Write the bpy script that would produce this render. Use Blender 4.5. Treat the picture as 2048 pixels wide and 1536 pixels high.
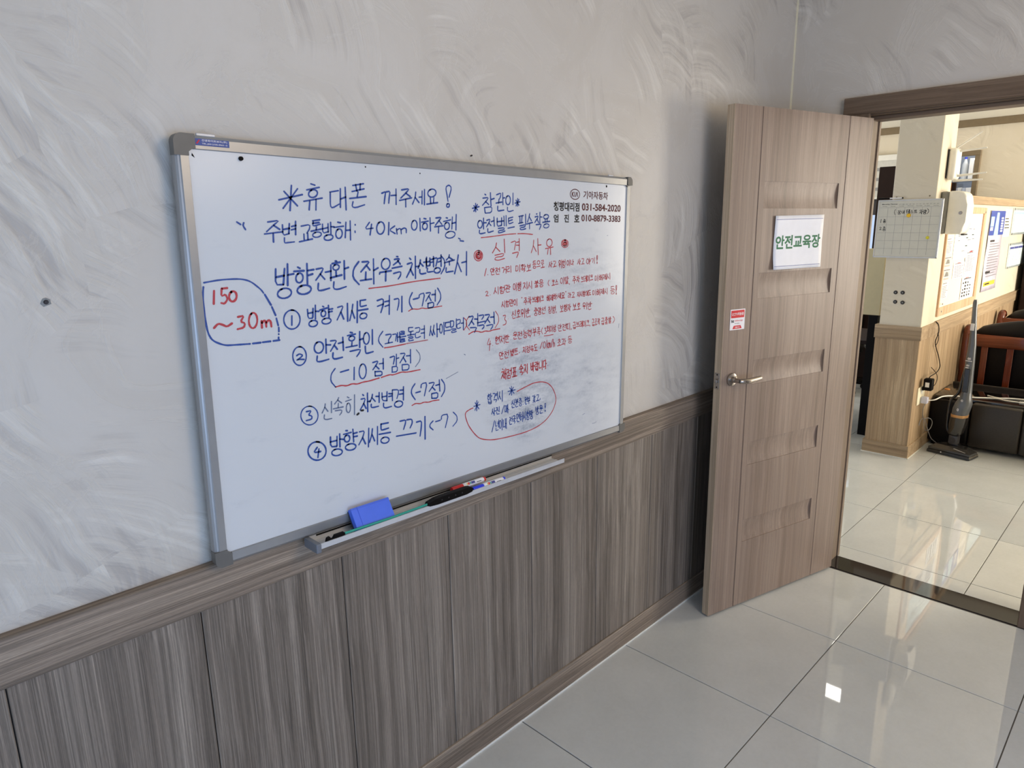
import bpy, bmesh, math, random
from mathutils import Vector, Matrix
random.seed(7)
for o in list(bpy.data.objects): bpy.data.objects.remove(o)
SC = bpy.context.scene
COL = SC.collection
PI = math.pi

# ------------------------------------------------------------------ camera
cam = bpy.data.objects.new('camera', bpy.data.cameras.new('camera'))
COL.objects.link(cam)
Rv = Vector((0.7011439902, -0.7128591816, -0.015129185))
Uv = Vector((0.1688907023, 0.1454257141, 0.9748473175))
Fv = Vector((0.6927286884, 0.6860635167, -0.2223596533))
mw = Matrix.Identity(4)
for i in range(3):
    mw[i][0] = Rv[i]; mw[i][1] = Uv[i]; mw[i][2] = -Fv[i]
mw.translation = Vector((-0.5132782, -1.4405276, 1.6512036))
cam.matrix_world = mw
cam.data.sensor_width = 36.0
cam.data.lens = 1372.9046 * 36.0 / 2048.0
cam.data.clip_start = 0.02
SC.cycles.max_bounces = 8
SC.camera = cam

# ------------------------------------------------------------------ world, light, exposure
SC.view_settings.view_transform = 'Standard'
SC.view_settings.look = 'None'
SC.view_settings.gamma = 1.0
SC.view_settings.use_curve_mapping = False
SC.view_settings.exposure = 0.0
W = bpy.data.worlds.new('world'); SC.world = W; W.use_nodes = True
wn = W.node_tree.nodes; wl = W.node_tree.links
bg = wn['Background']; bg.inputs[0].default_value = (0.62, 0.76, 1.0, 1); bg.inputs[1].default_value = 1.0

def area(name, loc, rot, sx, sy, energy, color):
    L = bpy.data.lights.new(name, 'AREA'); L.shape = 'RECTANGLE'
    L.size = sx; L.size_y = sy; L.energy = energy; L.color = color
    o = bpy.data.objects.new(name, L); COL.objects.link(o)
    o.location = loc; o.rotation_euler = rot
    return o
# daylight entering the classroom windows (behind the camera, and in the wall opposite the board)
area('daylight_behind', (-3.16, -1.9, 0.95), (0, -PI/2, 0), 1.5, 2.4, 12, (0.45, 0.65, 1.0))
area('daylight_right', (-0.7, -4.28, 0.90), (PI/2, 0, 0), 3.0, 1.4, 60, (0.36, 0.58, 1.0))
# daylight entering the office windows
area('daylight_office', (6.9, -4.36, 1.5), (PI/2, 0, 0), 3.0, 1.9, 320, (1.0, 0.91, 0.77))
area('daylight_office_rear', (6.6, 3.16, 1.6), (-PI/2, 0, 0), 3.0, 1.5, 55, (1.0, 0.95, 0.86))
area('added_fill_beyond', (9.0, 0.3, 2.66), (0, 0, 0), 0.5, 0.5, 9, (1.0, 0.97, 0.95))  # unseen fill added to brighten the shelf past the glazed opening
# added, unseen point light that warms the upper walls of the classroom
PL_ = bpy.data.lights.new('added_warm_fill', 'POINT'); PL_.energy = 44; PL_.color = (1.0, 0.80, 0.58); PL_.shadow_soft_size = 0.42
po_ = bpy.data.objects.new('added_warm_fill', PL_); COL.objects.link(po_); po_.location = (0.9, -2.2, 2.25)

# ------------------------------------------------------------------ helpers
def srgb(r, g, b):
    f = lambda c: ((c/255.0)/12.92 if c/255.0 <= 0.04045 else ((c/255.0+0.055)/1.055)**2.4)
    return (f(r), f(g), f(b), 1.0)

def link(o, parent=None):
    COL.objects.link(o)
    if parent is not None: o.parent = parent
    return o
def tag(o, label=None, cat=None, group=None, kind=None):
    if label: o['label'] = label
    if cat: o['category'] = cat
    if group: o['group'] = group
    if kind: o['kind'] = kind
    return o
def empty(name, loc=(0,0,0), rot=(0,0,0), label=None, cat=None, group=None, kind=None, parent=None):
    o = bpy.data.objects.new(name, None); link(o, parent)
    o.empty_display_size = 0.05
    o.location = loc; o.rotation_euler = rot
    return tag(o, label, cat, group, kind)
def mk(name, verts, faces, mat, parent=None, smooth=False):
    me = bpy.data.meshes.new(name); me.from_pydata([tuple(v) for v in verts], [], faces); me.update()
    if mat: me.materials.append(mat)
    if smooth:
        for p in me.polygons: p.use_smooth = True
    return link(bpy.data.objects.new(name, me), parent)
class MB:
    """collects shapes into ONE mesh"""
    def __init__(s): s.bm = bmesh.new()
    def box(s, x0, x1, y0, y1, z0, z1, bev=0.0, seg=2):
        b = bmesh.new(); bmesh.ops.create_cube(b, size=1.0)
        for v in b.verts:
            v.co = Vector(((x0+x1)/2+v.co.x*(x1-x0), (y0+y1)/2+v.co.y*(y1-y0), (z0+z1)/2+v.co.z*(z1-z0)))
        if bev > 0: bmesh.ops.bevel(b, geom=list(b.edges), offset=bev, segments=seg, profile=0.5, affect='EDGES')
        return s.add(b)
    def add(s, b, M=None):
        if M is not None: bmesh.ops.transform(b, matrix=M, verts=list(b.verts))
        me = bpy.data.meshes.new('tmp'); b.to_mesh(me); b.free(); s.bm.from_mesh(me); bpy.data.meshes.remove(me)
        return s
    def xbox(s, M, sx, sy, sz, bev=0.0, seg=2):
        b = bmesh.new(); bmesh.ops.create_cube(b, size=1.0)
        for v in b.verts: v.co = Vector((v.co.x*sx, v.co.y*sy, v.co.z*sz))
        if bev > 0: bmesh.ops.bevel(b, geom=list(b.edges), offset=bev, segments=seg, profile=0.5, affect='EDGES')
        return s.add(b, M)
    def cyl(s, p0, p1, r0, r1=None, n=20, caps=True, bev=0.0):
        r1 = r0 if r1 is None else r1
        p0 = Vector(p0); p1 = Vector(p1); d = p1-p0; L = d.length
        b = bmesh.new(); bmesh.ops.create_cone(b, cap_ends=caps, segments=n, radius1=r0, radius2=r1, depth=L)
        if bev > 0:
            es = [e for e in b.edges if len(e.link_faces) == 2 and any(len(f.verts) > 4 for f in e.link_faces)]
            bmesh.ops.bevel(b, geom=es, offset=bev, segments=2, profile=0.5, affect='EDGES')
        M = Matrix.Translation((p0+p1)/2) @ d.to_track_quat('Z', 'Y').to_matrix().to_4x4()
        return s.add(b, M)
    def tube(s, pts, r, n=8, rad=None):
        pts = [Vector(p) for p in pts]; rings = []
        up = Vector((0, 0, 1)); prev = None
        for i, p in enumerate(pts):
            d = (pts[min(i+1, len(pts)-1)]-pts[max(i-1, 0)]).normalized()
            if prev is None:
                a = d.cross(up)
                if a.length < 1e-3: a = d.cross(Vector((1, 0, 0)))
            else: a = prev - d*prev.dot(d)
            a.normalize(); prev = a; c = d.cross(a)
            rr = rad[i] if rad else r
            rings.append([s.bm.verts.new(p + (a*math.cos(2*PI*k/n)+c*math.sin(2*PI*k/n))*rr) for k in range(n)])
        for i in range(len(rings)-1):
            for k in range(n):
                s.bm.faces.new((rings[i][k], rings[i][(k+1) % n], rings[i+1][(k+1) % n], rings[i+1][k]))
        s.bm.faces.new(list(reversed(rings[0]))); s.bm.faces.new(rings[-1])
        return s
    def prism(s, prof, y0, y1, axis='y'):
        """polygon prof (a,b) extruded along an axis"""
        def P(a, b, t):
            return {'y': (a, t, b), 'x': (t, a, b), 'z': (a, b, t)}[axis]
        v0 = [s.bm.verts.new(P(a, b, y0)) for a, b in prof]; v1 = [s.bm.verts.new(P(a, b, y1)) for a, b in prof]
        n = len(prof)
        s.bm.faces.new(v0); s.bm.faces.new(list(reversed(v1)))
        for i in range(n): s.bm.faces.new((v0[i], v1[i], v1[(i+1) % n], v0[(i+1) % n]))
        return s
    def quad(s, a, b, c, d):
        s.bm.faces.new([s.bm.verts.new(v) for v in (a, b, c, d)]); return s
    def sphere(s, c, rx, ry, rz, u=20, v=12):
        b = bmesh.new(); bmesh.ops.create_uvsphere(b, u_segments=u, v_segments=v, radius=1.0)
        return s.add(b, Matrix.Translation(c) @ Matrix.Diagonal((rx, ry, rz, 1)))
    def build(s, name, mat, parent=None, smooth=False, angle=None):
        bmesh.ops.recalc_face_normals(s.bm, faces=list(s.bm.faces))
        me = bpy.data.meshes.new(name); s.bm.to_mesh(me); s.bm.free()
        if mat: me.materials.append(mat)
        if smooth:
            for p in me.polygons: p.use_smooth = True
            me.set_sharp_from_angle(angle=math.radians(angle or 40))
        return link(bpy.data.objects.new(name, me), parent)
def smooth_path(pts, it=2, closed=False):
    pts = [Vector(p) for p in pts]
    for _ in range(it):
        out = [] if closed else [pts[0]]
        n = len(pts)
        for i in range(n if closed else n-1):
            a, b = pts[i], pts[(i+1) % n]
            out += [a*0.75+b*0.25, a*0.25+b*0.75]
        if not closed: out.append(pts[-1])
        pts = out
    return pts

# ------------------------------------------------------------------ materials
def newmat(name):
    m = bpy.data.materials.new(name); m.use_nodes = True
    nt = m.node_tree; b = nt.nodes['Principled BSDF']
    return m, nt, b
def nd(nt, typ, props=None, **inp):
    n = nt.nodes.new(typ)
    for k, v in (props or {}).items(): setattr(n, k, v)
    for k, v in inp.items():
        key = int(k[1:]) if k[0] == 'i' and k[1:].isdigit() else k.replace('_', ' ')
        s = n.inputs[key]
        if isinstance(v, bpy.types.NodeSocket): nt.links.new(v, s)
        else: s.default_value = v
    return n
def math_(nt, op, a, b=0.0, clamp=False):
    n = nd(nt, 'ShaderNodeMath', {'operation': op, 'use_clamp': clamp}, i0=a, i1=b); return n.outputs[0]
def ramp(nt, fac, stops):
    n = nt.nodes.new('ShaderNodeValToRGB'); nt.links.new(fac, n.inputs[0])
    e = n.color_ramp.elements
    while len(e) < len(stops): e.new(0.5)
    for i, (p, c) in enumerate(stops):
        e[i].position = p; e[i].color = c if not isinstance(c, (int, float)) else (c, c, c, 1)
    return n.outputs[0]
def mixc(nt, fac, a, b, mode='MIX'):
    n = nt.nodes.new('ShaderNodeMix'); n.data_type = 'RGBA'; n.blend_type = mode
    for s, v in ((n.inputs[0], fac), (n.inputs[6], a), (n.inputs[7], b)):
        if isinstance(v, bpy.types.NodeSocket): nt.links.new(v, s)
        else: s.default_value = v
    return n.outputs[2]
def objco(nt): return nt.nodes.new('ShaderNodeTexCoord').outputs['Object']
def plain(name, col, rough=0.5, metal=0.0, spec=0.5, var=0.06, nscale=30.0, bump=0.0, emit=None, coat=0.0, trans=0.0):
    m, nt, b = newmat(name)
    co = objco(nt)
    no = nd(nt, 'ShaderNodeTexNoise', Vector=co, Scale=nscale, Detail=3.0)
    lo = tuple(c*(1-var) for c in col[:3])+(1,); hi = tuple(min(1, c*(1+var)) for c in col[:3])+(1,)
    c = ramp(nt, no.outputs['Fac'], [(0.3, lo), (0.7, hi)])
    nt.links.new(c, b.inputs['Base Color'])
    b.inputs['Roughness'].default_value = rough; b.inputs['Metallic'].default_value = metal
    b.inputs['Specular IOR Level'].default_value = spec
    b.inputs['Coat Weight'].default_value = coat
    b.inputs['Transmission Weight'].default_value = trans
    if bump:
        bp = nd(nt, 'ShaderNodeBump', Strength=bump, Distance=0.002, Height=no.outputs['Fac'])
        nt.links.new(bp.outputs[0], b.inputs['Normal'])
    if emit:
        b.inputs['Emission Color'].default_value = emit[0]; b.inputs['Emission Strength'].default_value = emit[1]
    return m
def wood(name, base, dark, light, axis='z', scale=1.0, rough=0.5, contrast=1.0, bump=0.15, coat=0.0, streak=0.5):
    """laminate wood: fine straight grain along one axis"""
    m, nt, b = newmat(name)
    co = objco(nt)
    oi = nt.nodes.new('ShaderNodeObjectInfo')
    off = math_(nt, 'MULTIPLY', oi.outputs['Random'], 37.0)
    comb = nd(nt, 'ShaderNodeCombineXYZ', X=off, Y=off, Z=off)
    v = nd(nt, 'ShaderNodeVectorMath', {'operation': 'ADD'}, i0=co, i1=comb.outputs[0]).outputs[0]
    def st(a, l):
        sc = {'z': (a, a, l), 'x': (l, a, a), 'y': (a, l, a)}[axis]
        return nd(nt, 'ShaderNodeMapping', Vector=v, Scale=sc).outputs[0]
    warp = nd(nt, 'ShaderNodeTexNoise', Vector=v, Scale=1.7, Detail=2.0)
    def wv(vec, k):
        w = nd(nt, 'ShaderNodeVectorMath', {'operation': 'SCALE'}, i0=warp.outputs['Color'], Scale=k)
        return nd(nt, 'ShaderNodeVectorMath', {'operation': 'ADD'}, i0=vec, i1=w.outputs[0]).outputs[0]
    broad = nd(nt, 'ShaderNodeTexNoise', Vector=wv(st(22*scale, 0.30), 0.9), Scale=1.0, Detail=4.0, Roughness=0.6)
    med = nd(nt, 'ShaderNodeTexNoise', Vector=wv(st(90*scale, 0.6), 2.0), Scale=1.0, Detail=2.0)
    fine = nd(nt, 'ShaderNodeTexNoise', Vector=wv(st(330*scale, 1.6), 4.0), Scale=1.0, Detail=4.0, Roughness=0.7)
    cell = nd(nt, 'ShaderNodeTexNoise', Vector=st(700*scale, 70.0), Scale=1.0, Detail=2.0)
    thin = nd(nt, 'ShaderNodeTexNoise', Vector=wv(st(210*scale, 0.8), 3.0), Scale=1.0, Detail=1.0)
    c = ramp(nt, broad.outputs['Fac'], [(0.32, dark), (0.5, base), (0.70, light)])
    c2 = ramp(nt, med.outputs['Fac'], [(0.34, 0.30), (0.5, 0.5), (0.66, 0.66)])
    c = mixc(nt, 0.55*contrast, c, c2, 'OVERLAY')
    c3 = ramp(nt, fine.outputs['Fac'], [(0.36, 0.28), (0.52, 0.5), (0.66, 0.80)])
    c = mixc(nt, min(1.0, streak*contrast), c, c3, 'OVERLAY')
    c4 = ramp(nt, cell.outputs['Fac'], [(0.35, 0.40), (0.65, 0.58)])
    c = mixc(nt, 0.35*contrast, c, c4, 'OVERLAY')
    tl = ramp(nt, thin.outputs['Fac'], [(0.60, 0.0), (0.645, 1.0), (0.69, 0.0)])
    c = mixc(nt, math_(nt, 'MULTIPLY', tl, 0.45*min(1.0, streak*contrast)), c, tuple(min(1, v*1.45) for v in light[:3])+(1,))
    nt.links.new(c, b.inputs['Base Color'])
    b.inputs['Roughness'].default_value = rough
    b.inputs['Coat Weight'].default_value = coat
    b.inputs['Specular IOR Level'].default_value = 0.3
    bp = nd(nt, 'ShaderNodeBump', Strength=bump, Distance=0.001, Height=fine.outputs['Fac'])
    nt.links.new(bp.outputs[0], b.inputs['Normal'])
    return m
def plaster(name, base, light, dark, swirl=1.0, bump=0.35):
    """trowelled plaster: overlapping arcs left by the trowel"""
    m, nt, b = newmat(name)
    geo = nt.nodes.new('ShaderNodeNewGeometry').outputs['Position']
    sp = nd(nt, 'ShaderNodeSeparateXYZ', Vector=geo)
    u = math_(nt, 'ADD', sp.outputs[0], math_(nt, 'MULTIPLY', sp.outputs[1], -1.0))
    P = nd(nt, 'ShaderNodeCombineXYZ', X=u, Y=sp.outputs[2]).outputs[0]
    big = nd(nt, 'ShaderNodeTexNoise', {'noise_dimensions': '2D'}, Vector=P, Scale=1.6, Detail=3.0)
    wsc = nd(nt, 'ShaderNodeVectorMath', {'operation': 'SCALE'}, i0=big.outputs['Color'], Scale=0.16)
    p = nd(nt, 'ShaderNodeVectorMath', {'operation': 'ADD'}, i0=P, i1=wsc.outputs[0]).outputs[0]
    h = None; rid = None
    for k, (vs, fr, seed, lo) in enumerate(((1.9, 26.0, 0.0, 0.49), (3.1, 40.0, 5.3, 0.51))):
        pp = nd(nt, 'ShaderNodeVectorMath', {'operation': 'ADD'}, i0=p, i1=(seed, seed*0.7, 0)).outputs[0]
        vo = nd(nt, 'ShaderNodeTexVoronoi', {'feature': 'F1', 'voronoi_dimensions': '2D'}, Vector=pp, Scale=vs)
        cc = nd(nt, 'ShaderNodeVectorMath', {'operation': 'SCALE'}, i0=vo.outputs['Color'], Scale=1.5/vs)
        ps = nd(nt, 'ShaderNodeVectorMath', {'operation': 'SUBTRACT'}, i0=pp, i1=vo.outputs['Position']).outputs[0]
        ps = nd(nt, 'ShaderNodeVectorMath', {'operation': 'ADD'}, i0=ps, i1=cc.outputs[0]).outputs[0]
        s2 = nd(nt, 'ShaderNodeSeparateXYZ', Vector=ps)
        ln = math_(nt, 'SQRT', math_(nt, 'ADD', math_(nt, 'MULTIPLY', s2.outputs[0], s2.outputs[0]), math_(nt, 'MULTIPLY', s2.outputs[1], s2.outputs[1])))
        v3 = nd(nt, 'ShaderNodeCombineXYZ', X=math_(nt, 'MULTIPLY', s2.outputs[0], 1.5), Y=math_(nt, 'MULTIPLY', s2.outputs[1], 1.5), Z=math_(nt, 'MULTIPLY', ln, fr)).outputs[0]
        ring = nd(nt, 'ShaderNodeTexNoise', Vector=v3, Scale=1.0, Detail=5.0, Roughness=0.6).outputs['Fac']
        msk = nd(nt, 'ShaderNodeTexNoise', {'noise_dimensions': '2D'}, Vector=pp, Scale=2.4, Detail=3.0)
        mm = ramp(nt, msk.outputs['Fac'], [(lo, 0.0), (lo+0.14, 1.0)])
        t = math_(nt, 'MULTIPLY', math_(nt, 'SUBTRACT', ring, 0.5), mm)
        r_ = math_(nt, 'MULTIPLY', ramp(nt, ring, [(0.55, 0.0), (0.575, 1.0), (0.60, 0.0)]), mm)
        h = t if h is None else math_(nt, 'ADD', h, t)
        rid = r_ if rid is None else math_(nt, 'MAXIMUM', rid, r_)
    blot = nd(nt, 'ShaderNodeTexNoise', {'noise_dimensions': '2D'}, Vector=p, Scale=3.6, Detail=7.0, Roughness=0.62, Distortion=0.5)
    ridg = ramp(nt, blot.outputs['Fac'], [(0.48, 0.0), (0.5, 1.0), (0.52, 0.0)])
    rid = math_(nt, 'MAXIMUM', rid, math_(nt, 'MULTIPLY', ridg, 0.7))
    fine = nd(nt, 'ShaderNodeTexNoise', {'noise_dimensions': '2D'}, Vector=P, Scale=110.0, Detail=2.0)
    hsum = math_(nt, 'ADD', h, 0.5)
    col = ramp(nt, hsum, [(0.32, dark), (0.47, base), (0.54, base), (0.72, light)])
    col = mixc(nt, 0.55*swirl, col, ramp(nt, blot.outputs['Fac'], [(0.35, 0.46), (0.65, 0.54)]), 'OVERLAY')
    col = mixc(nt, math_(nt, 'MULTIPLY', rid, 0.30*swirl), col, light)
    nt.links.new(col, b.inputs['Base Color'])
    b.inputs['Roughness'].default_value = 0.5
    b.inputs['Specular IOR Level'].default_value = 0.4
    hh = math_(nt, 'ADD', math_(nt, 'MULTIPLY', h, 1.2), math_(nt, 'MULTIPLY', rid, 0.16))
    hh = math_(nt, 'ADD', hh, math_(nt, 'MULTIPLY', fine.outputs['Fac'], 0.05))
    bp = nd(nt, 'ShaderNodeBump', Strength=bump, Distance=0.014, Height=hh)
    nt.links.new(bp.outputs[0], b.inputs['Normal'])
    return m

M = {}
M['plaster'] = plaster('trowelled_plaster', srgb(205, 198, 188), srgb(221, 215, 205), srgb(186, 179, 171))
M['plaster_office'] = plaster('office_plaster', srgb(218, 208, 188), srgb(228, 219, 200), srgb(208, 198, 178), 0.5, 0.2)
M['white_ceiling'] = plain('ceiling_paint', srgb(232, 228, 214), 0.8, var=0.02)
M['wains'] = wood('wainscot_laminate', srgb(124, 113, 102), srgb(104, 94, 84), srgb(145, 134, 122), 'z', 1.0, 0.5, 1.0, 0.2, streak=0.75)
M['rail'] = wood('rail_laminate', srgb(136, 121, 106), srgb(114, 100, 87), srgb(158, 143, 127), 'x', 1.0, 0.5, 1.0, 0.2, streak=0.75)
M['rail_y'] = wood('rail_laminate_across', srgb(140, 121, 103), srgb(116, 99, 84), srgb(160, 143, 124), 'y', 1.0, 0.5, 0.8, 0.2, streak=0.6)
M['frame_x'] = wood('door_frame_head', srgb(112, 94, 78), srgb(97, 80, 65), srgb(128, 110, 93), 'y', 1.0, 0.45, 0.6, 0.1)
M['frame_z'] = wood('door_frame_upright', srgb(112, 94, 78), srgb(97, 80, 65), srgb(128, 110, 93), 'z', 1.0, 0.45, 0.6, 0.1)
M['door'] = wood('door_laminate', srgb(140, 121, 107), srgb(128, 109, 95), srgb(152, 133, 118), 'z', 1.0, 0.42, 0.55, 0.1, streak=0.45)
M['door_edge'] = wood('door_edge_band', srgb(178, 158, 134), srgb(160, 140, 116), srgb(192, 174, 150), 'z', 1.3, 0.45, 0.6, 0.1)
M['wains_o'] = wood('office_wainscot_laminate', srgb(166, 142, 112), srgb(148, 124, 96), srgb(184, 162, 132), 'z', 1.0, 0.5, 0.7, 0.1)
M['rail_ox'] = wood('office_rail_laminate', srgb(168, 146, 118), srgb(152, 130, 104), srgb(186, 166, 138), 'x', 1.0, 0.5, 0.7, 0.1)
M['rail_oy'] = wood('office_rail_laminate_across', srgb(160, 138, 110), srgb(142, 120, 94), srgb(178, 156, 128), 'y', 1.0, 0.5, 0.7, 0.1)
M['dark_trim'] = plain('office_cornice', srgb(122, 106, 80), 0.5)
M['grout'] = plain('tile_grout', srgb(96, 92, 88), 0.8)
M['stone'] = plain('threshold_stone', srgb(44, 39, 37), 0.05, spec=0.4, var=0.25, nscale=120)
M['joint'] = plain('panel_joint', srgb(50, 42, 36), 0.8)
M['alu'] = plain('anodised_aluminium', srgb(158, 158, 158), 0.34, 0.5, var=0.03)
M['alu_dull'] = plain('satin_aluminium', srgb(204, 204, 206), 0.4, 0.2, var=0.04)
M['cap_grey'] = plain('grey_corner_plastic', srgb(102, 99, 94), 0.45)
M['steel'] = plain('brushed_steel', srgb(168, 160, 152), 0.25, 0.95, var=0.05, nscale=200)
M['black'] = plain('black_plastic', srgb(14, 11, 10), 0.6, spec=0.12)
M['black_gloss'] = plain('black_gloss', srgb(16, 14, 14), 0.12, coat=0.5)
M['rubber'] = plain('dark_rubber', srgb(44, 40, 42), 0.6)
M['white_pl'] = plain('white_plastic', srgb(232, 230, 222), 0.35, var=0.02)
M['cream_pl'] = plain('cream_plastic', srgb(236, 228, 200), 0.4, var=0.02)
M['grey_pl'] = plain('grey_plastic', srgb(128, 128, 124), 0.4)
M['tray_cap'] = plain('tray_cap_plastic', srgb(112, 116, 124), 0.45)
M['blue_er'] = plain('eraser_blue_plastic', srgb(70, 112, 232), 0.4, var=0.03)
M['blue_er_dk'] = plain('eraser_blue_edge', srgb(62, 100, 214), 0.5, var=0.03)
M['felt'] = plain('eraser_felt', srgb(60, 66, 90), 0.95)
M['teal'] = plain('teal_tube', srgb(44, 158, 138), 0.35)
M['red_cap'] = plain('red_cap', srgb(206, 40, 44), 0.3)
M['blue_cap'] = plain('blue_cap', srgb(36, 60, 226), 0.3)
M['pen_white'] = plain('marker_body', srgb(232, 232, 236), 0.3, var=0.02)
M['paper'] = plain('paper', srgb(238, 238, 242), 0.8, var=0.02)
M['paper_warm'] = plain('paper_warm', srgb(244, 236, 222), 0.8, var=0.02)
M['ink_green'] = plain('print_green', srgb(44, 112, 74), 0.7)
M['ink_navy'] = plain('print_navy', srgb(70, 74, 140), 0.7)
M['ink_black'] = plain('print_black', srgb(30, 28, 30), 0.6)
M['ink_maroon'] = plain('print_maroon', srgb(92, 40, 44), 0.6)
M['ink_red'] = plain('print_red', srgb(214, 36, 44), 0.6)
M['ink_white'] = plain('print_white', srgb(240, 236, 236), 0.6)
M['label_blue'] = plain('label_blue', srgb(10, 62, 140), 0.4)
M['pen_blue'] = plain('board_ink_blue', srgb(38, 74, 150), 0.5, var=0.25, nscale=400)
M['pen_blue_faint'] = plain('board_ink_faint', srgb(104, 118, 148), 0.5, var=0.2, nscale=400)
M['pen_red'] = plain('board_ink_red', srgb(186, 58, 66), 0.5, var=0.2, nscale=400)
M['pen_red_faint'] = plain('board_ink_red_faint', srgb(178, 110, 116), 0.5, var=0.2, nscale=400)
M['yellow'] = plain('magnet_yellow', srgb(232, 186, 20), 0.35)
M['yellow2'] = plain('magnet_lemon', srgb(214, 206, 40), 0.35)
M['cork'] = plain('cork', srgb(238, 222, 202), 0.9, var=0.05, nscale=200, bump=0.3)
M['cork_frame'] = wood('pale_pink_wood', srgb(206, 170, 138), srgb(192, 154, 122), srgb(218, 186, 156), 'z', 1.0, 0.5, 0.4, 0.05)
M['leather'] = plain('black_leather', srgb(12, 8, 8), 0.42, spec=0.18, var=0.15, nscale=60, bump=0.25)
M['leather_b'] = plain('brown_black_leather', srgb(42, 36, 30), 0.42, var=0.12, nscale=80, bump=0.3)
M['redwood'] = wood('polished_reddish_wood', srgb(96, 42, 24), srgb(72, 30, 16), srgb(116, 56, 34), 'z', 0.6, 0.2, 0.6, 0.05, coat=0.5)
M['redwood_y'] = wood('polished_reddish_wood_across', srgb(104, 48, 28), srgb(80, 36, 20), srgb(124, 62, 38), 'y', 0.6, 0.2, 0.6, 0.05, coat=0.5)
M['vac_grey'] = plain('vacuum_grey', srgb(96, 98, 100), 0.3, 0.4, var=0.03)
M['vac_black'] = plain('vacuum_black', srgb(28, 27, 27), 0.25, coat=0.3)
M['vac_bronze'] = plain('vacuum_bronze', srgb(196, 150, 100), 0.3, 0.5)
M['cup_smoke'] = plain('smoked_cup', srgb(36, 33, 31), 0.12, coat=0.6)
M['cream_panel'] = plain('cream_desk_panel', srgb(206, 192, 152), 0.5, var=0.02)
M['dark_brown'] = plain('dark_brown_laminate', srgb(34, 22, 18), 0.6, spec=0.15)
M['chair_grey'] = plain('chair_grey', srgb(110, 110, 108), 0.35)
M['blind_lt'] = plain('blind_light_band', srgb(206, 204, 196), 0.8)
M['blind_dk'] = plain('blind_grey_band', srgb(150, 150, 150), 0.8)
M['cable_grey'] = plain('grey_cable', srgb(150, 148, 148), 0.5)
M['orange'] = plain('orange_wood', srgb(196, 128, 62), 0.5)
M['lamp_on'] = plain('lamp_diffuser', srgb(255, 255, 250), 0.5, emit=((1.0, 0.97, 0.90, 1), 14.0))
M['socket_yellow'] = plain('label_yellow', srgb(236, 184, 60), 0.6)
M['poster_blue'] = plain('poster_blue', srgb(70, 88, 168), 0.4)
M['poster_cyan'] = plain('poster_cyan', srgb(176, 214, 240), 0.4)
M['poster_lilac'] = plain('poster_lilac', srgb(202, 196, 212), 0.35, var=0.12, nscale=6)
M['map_cyan'] = plain('chart_pale_blue', srgb(216, 234, 240), 0.7)
M['grey_ink'] = plain('grey_print', srgb(130, 128, 134), 0.7)
M['clear_pl'] = plain('clear_pocket', srgb(196, 206, 206), 0.2, var=0.05, coat=0.5)
M['sheer'] = plain('sheer_curtain', srgb(214, 226, 246), 0.8, trans=0.0)

# floor tile: polished porcelain with faint clouding
def tile_mat():
    m, nt, b = newmat('polished_tile')
    geo = nt.nodes.new('ShaderNodeNewGeometry').outputs['Position']
    oi = nt.nodes.new('ShaderNodeObjectInfo')
    n1 = nd(nt, 'ShaderNodeTexNoise', Vector=geo, Scale=3.0, Detail=6.0, Roughness=0.65)
    n2 = nd(nt, 'ShaderNodeTexNoise', Vector=geo, Scale=60.0, Detail=4.0, Roughness=0.7)
    c = ramp(nt, n1.outputs['Fac'], [(0.3, srgb(197, 200, 200)), (0.7, srgb(208, 211, 211))])
    c = mixc(nt, 0.25, c, ramp(nt, n2.outputs['Fac'], [(0.3, 0.42), (0.7, 0.58)]), 'OVERLAY')
    nt.links.new(c, b.inputs['Base Color'])
    r = ramp(nt, n1.outputs['Fac'], [(0.3, 0.012), (0.7, 0.03)])
    nt.links.new(r, b.inputs['Roughness'])
    b.inputs['Specular IOR Level'].default_value = 0.75
    return m
M['tile'] = tile_mat()
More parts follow.
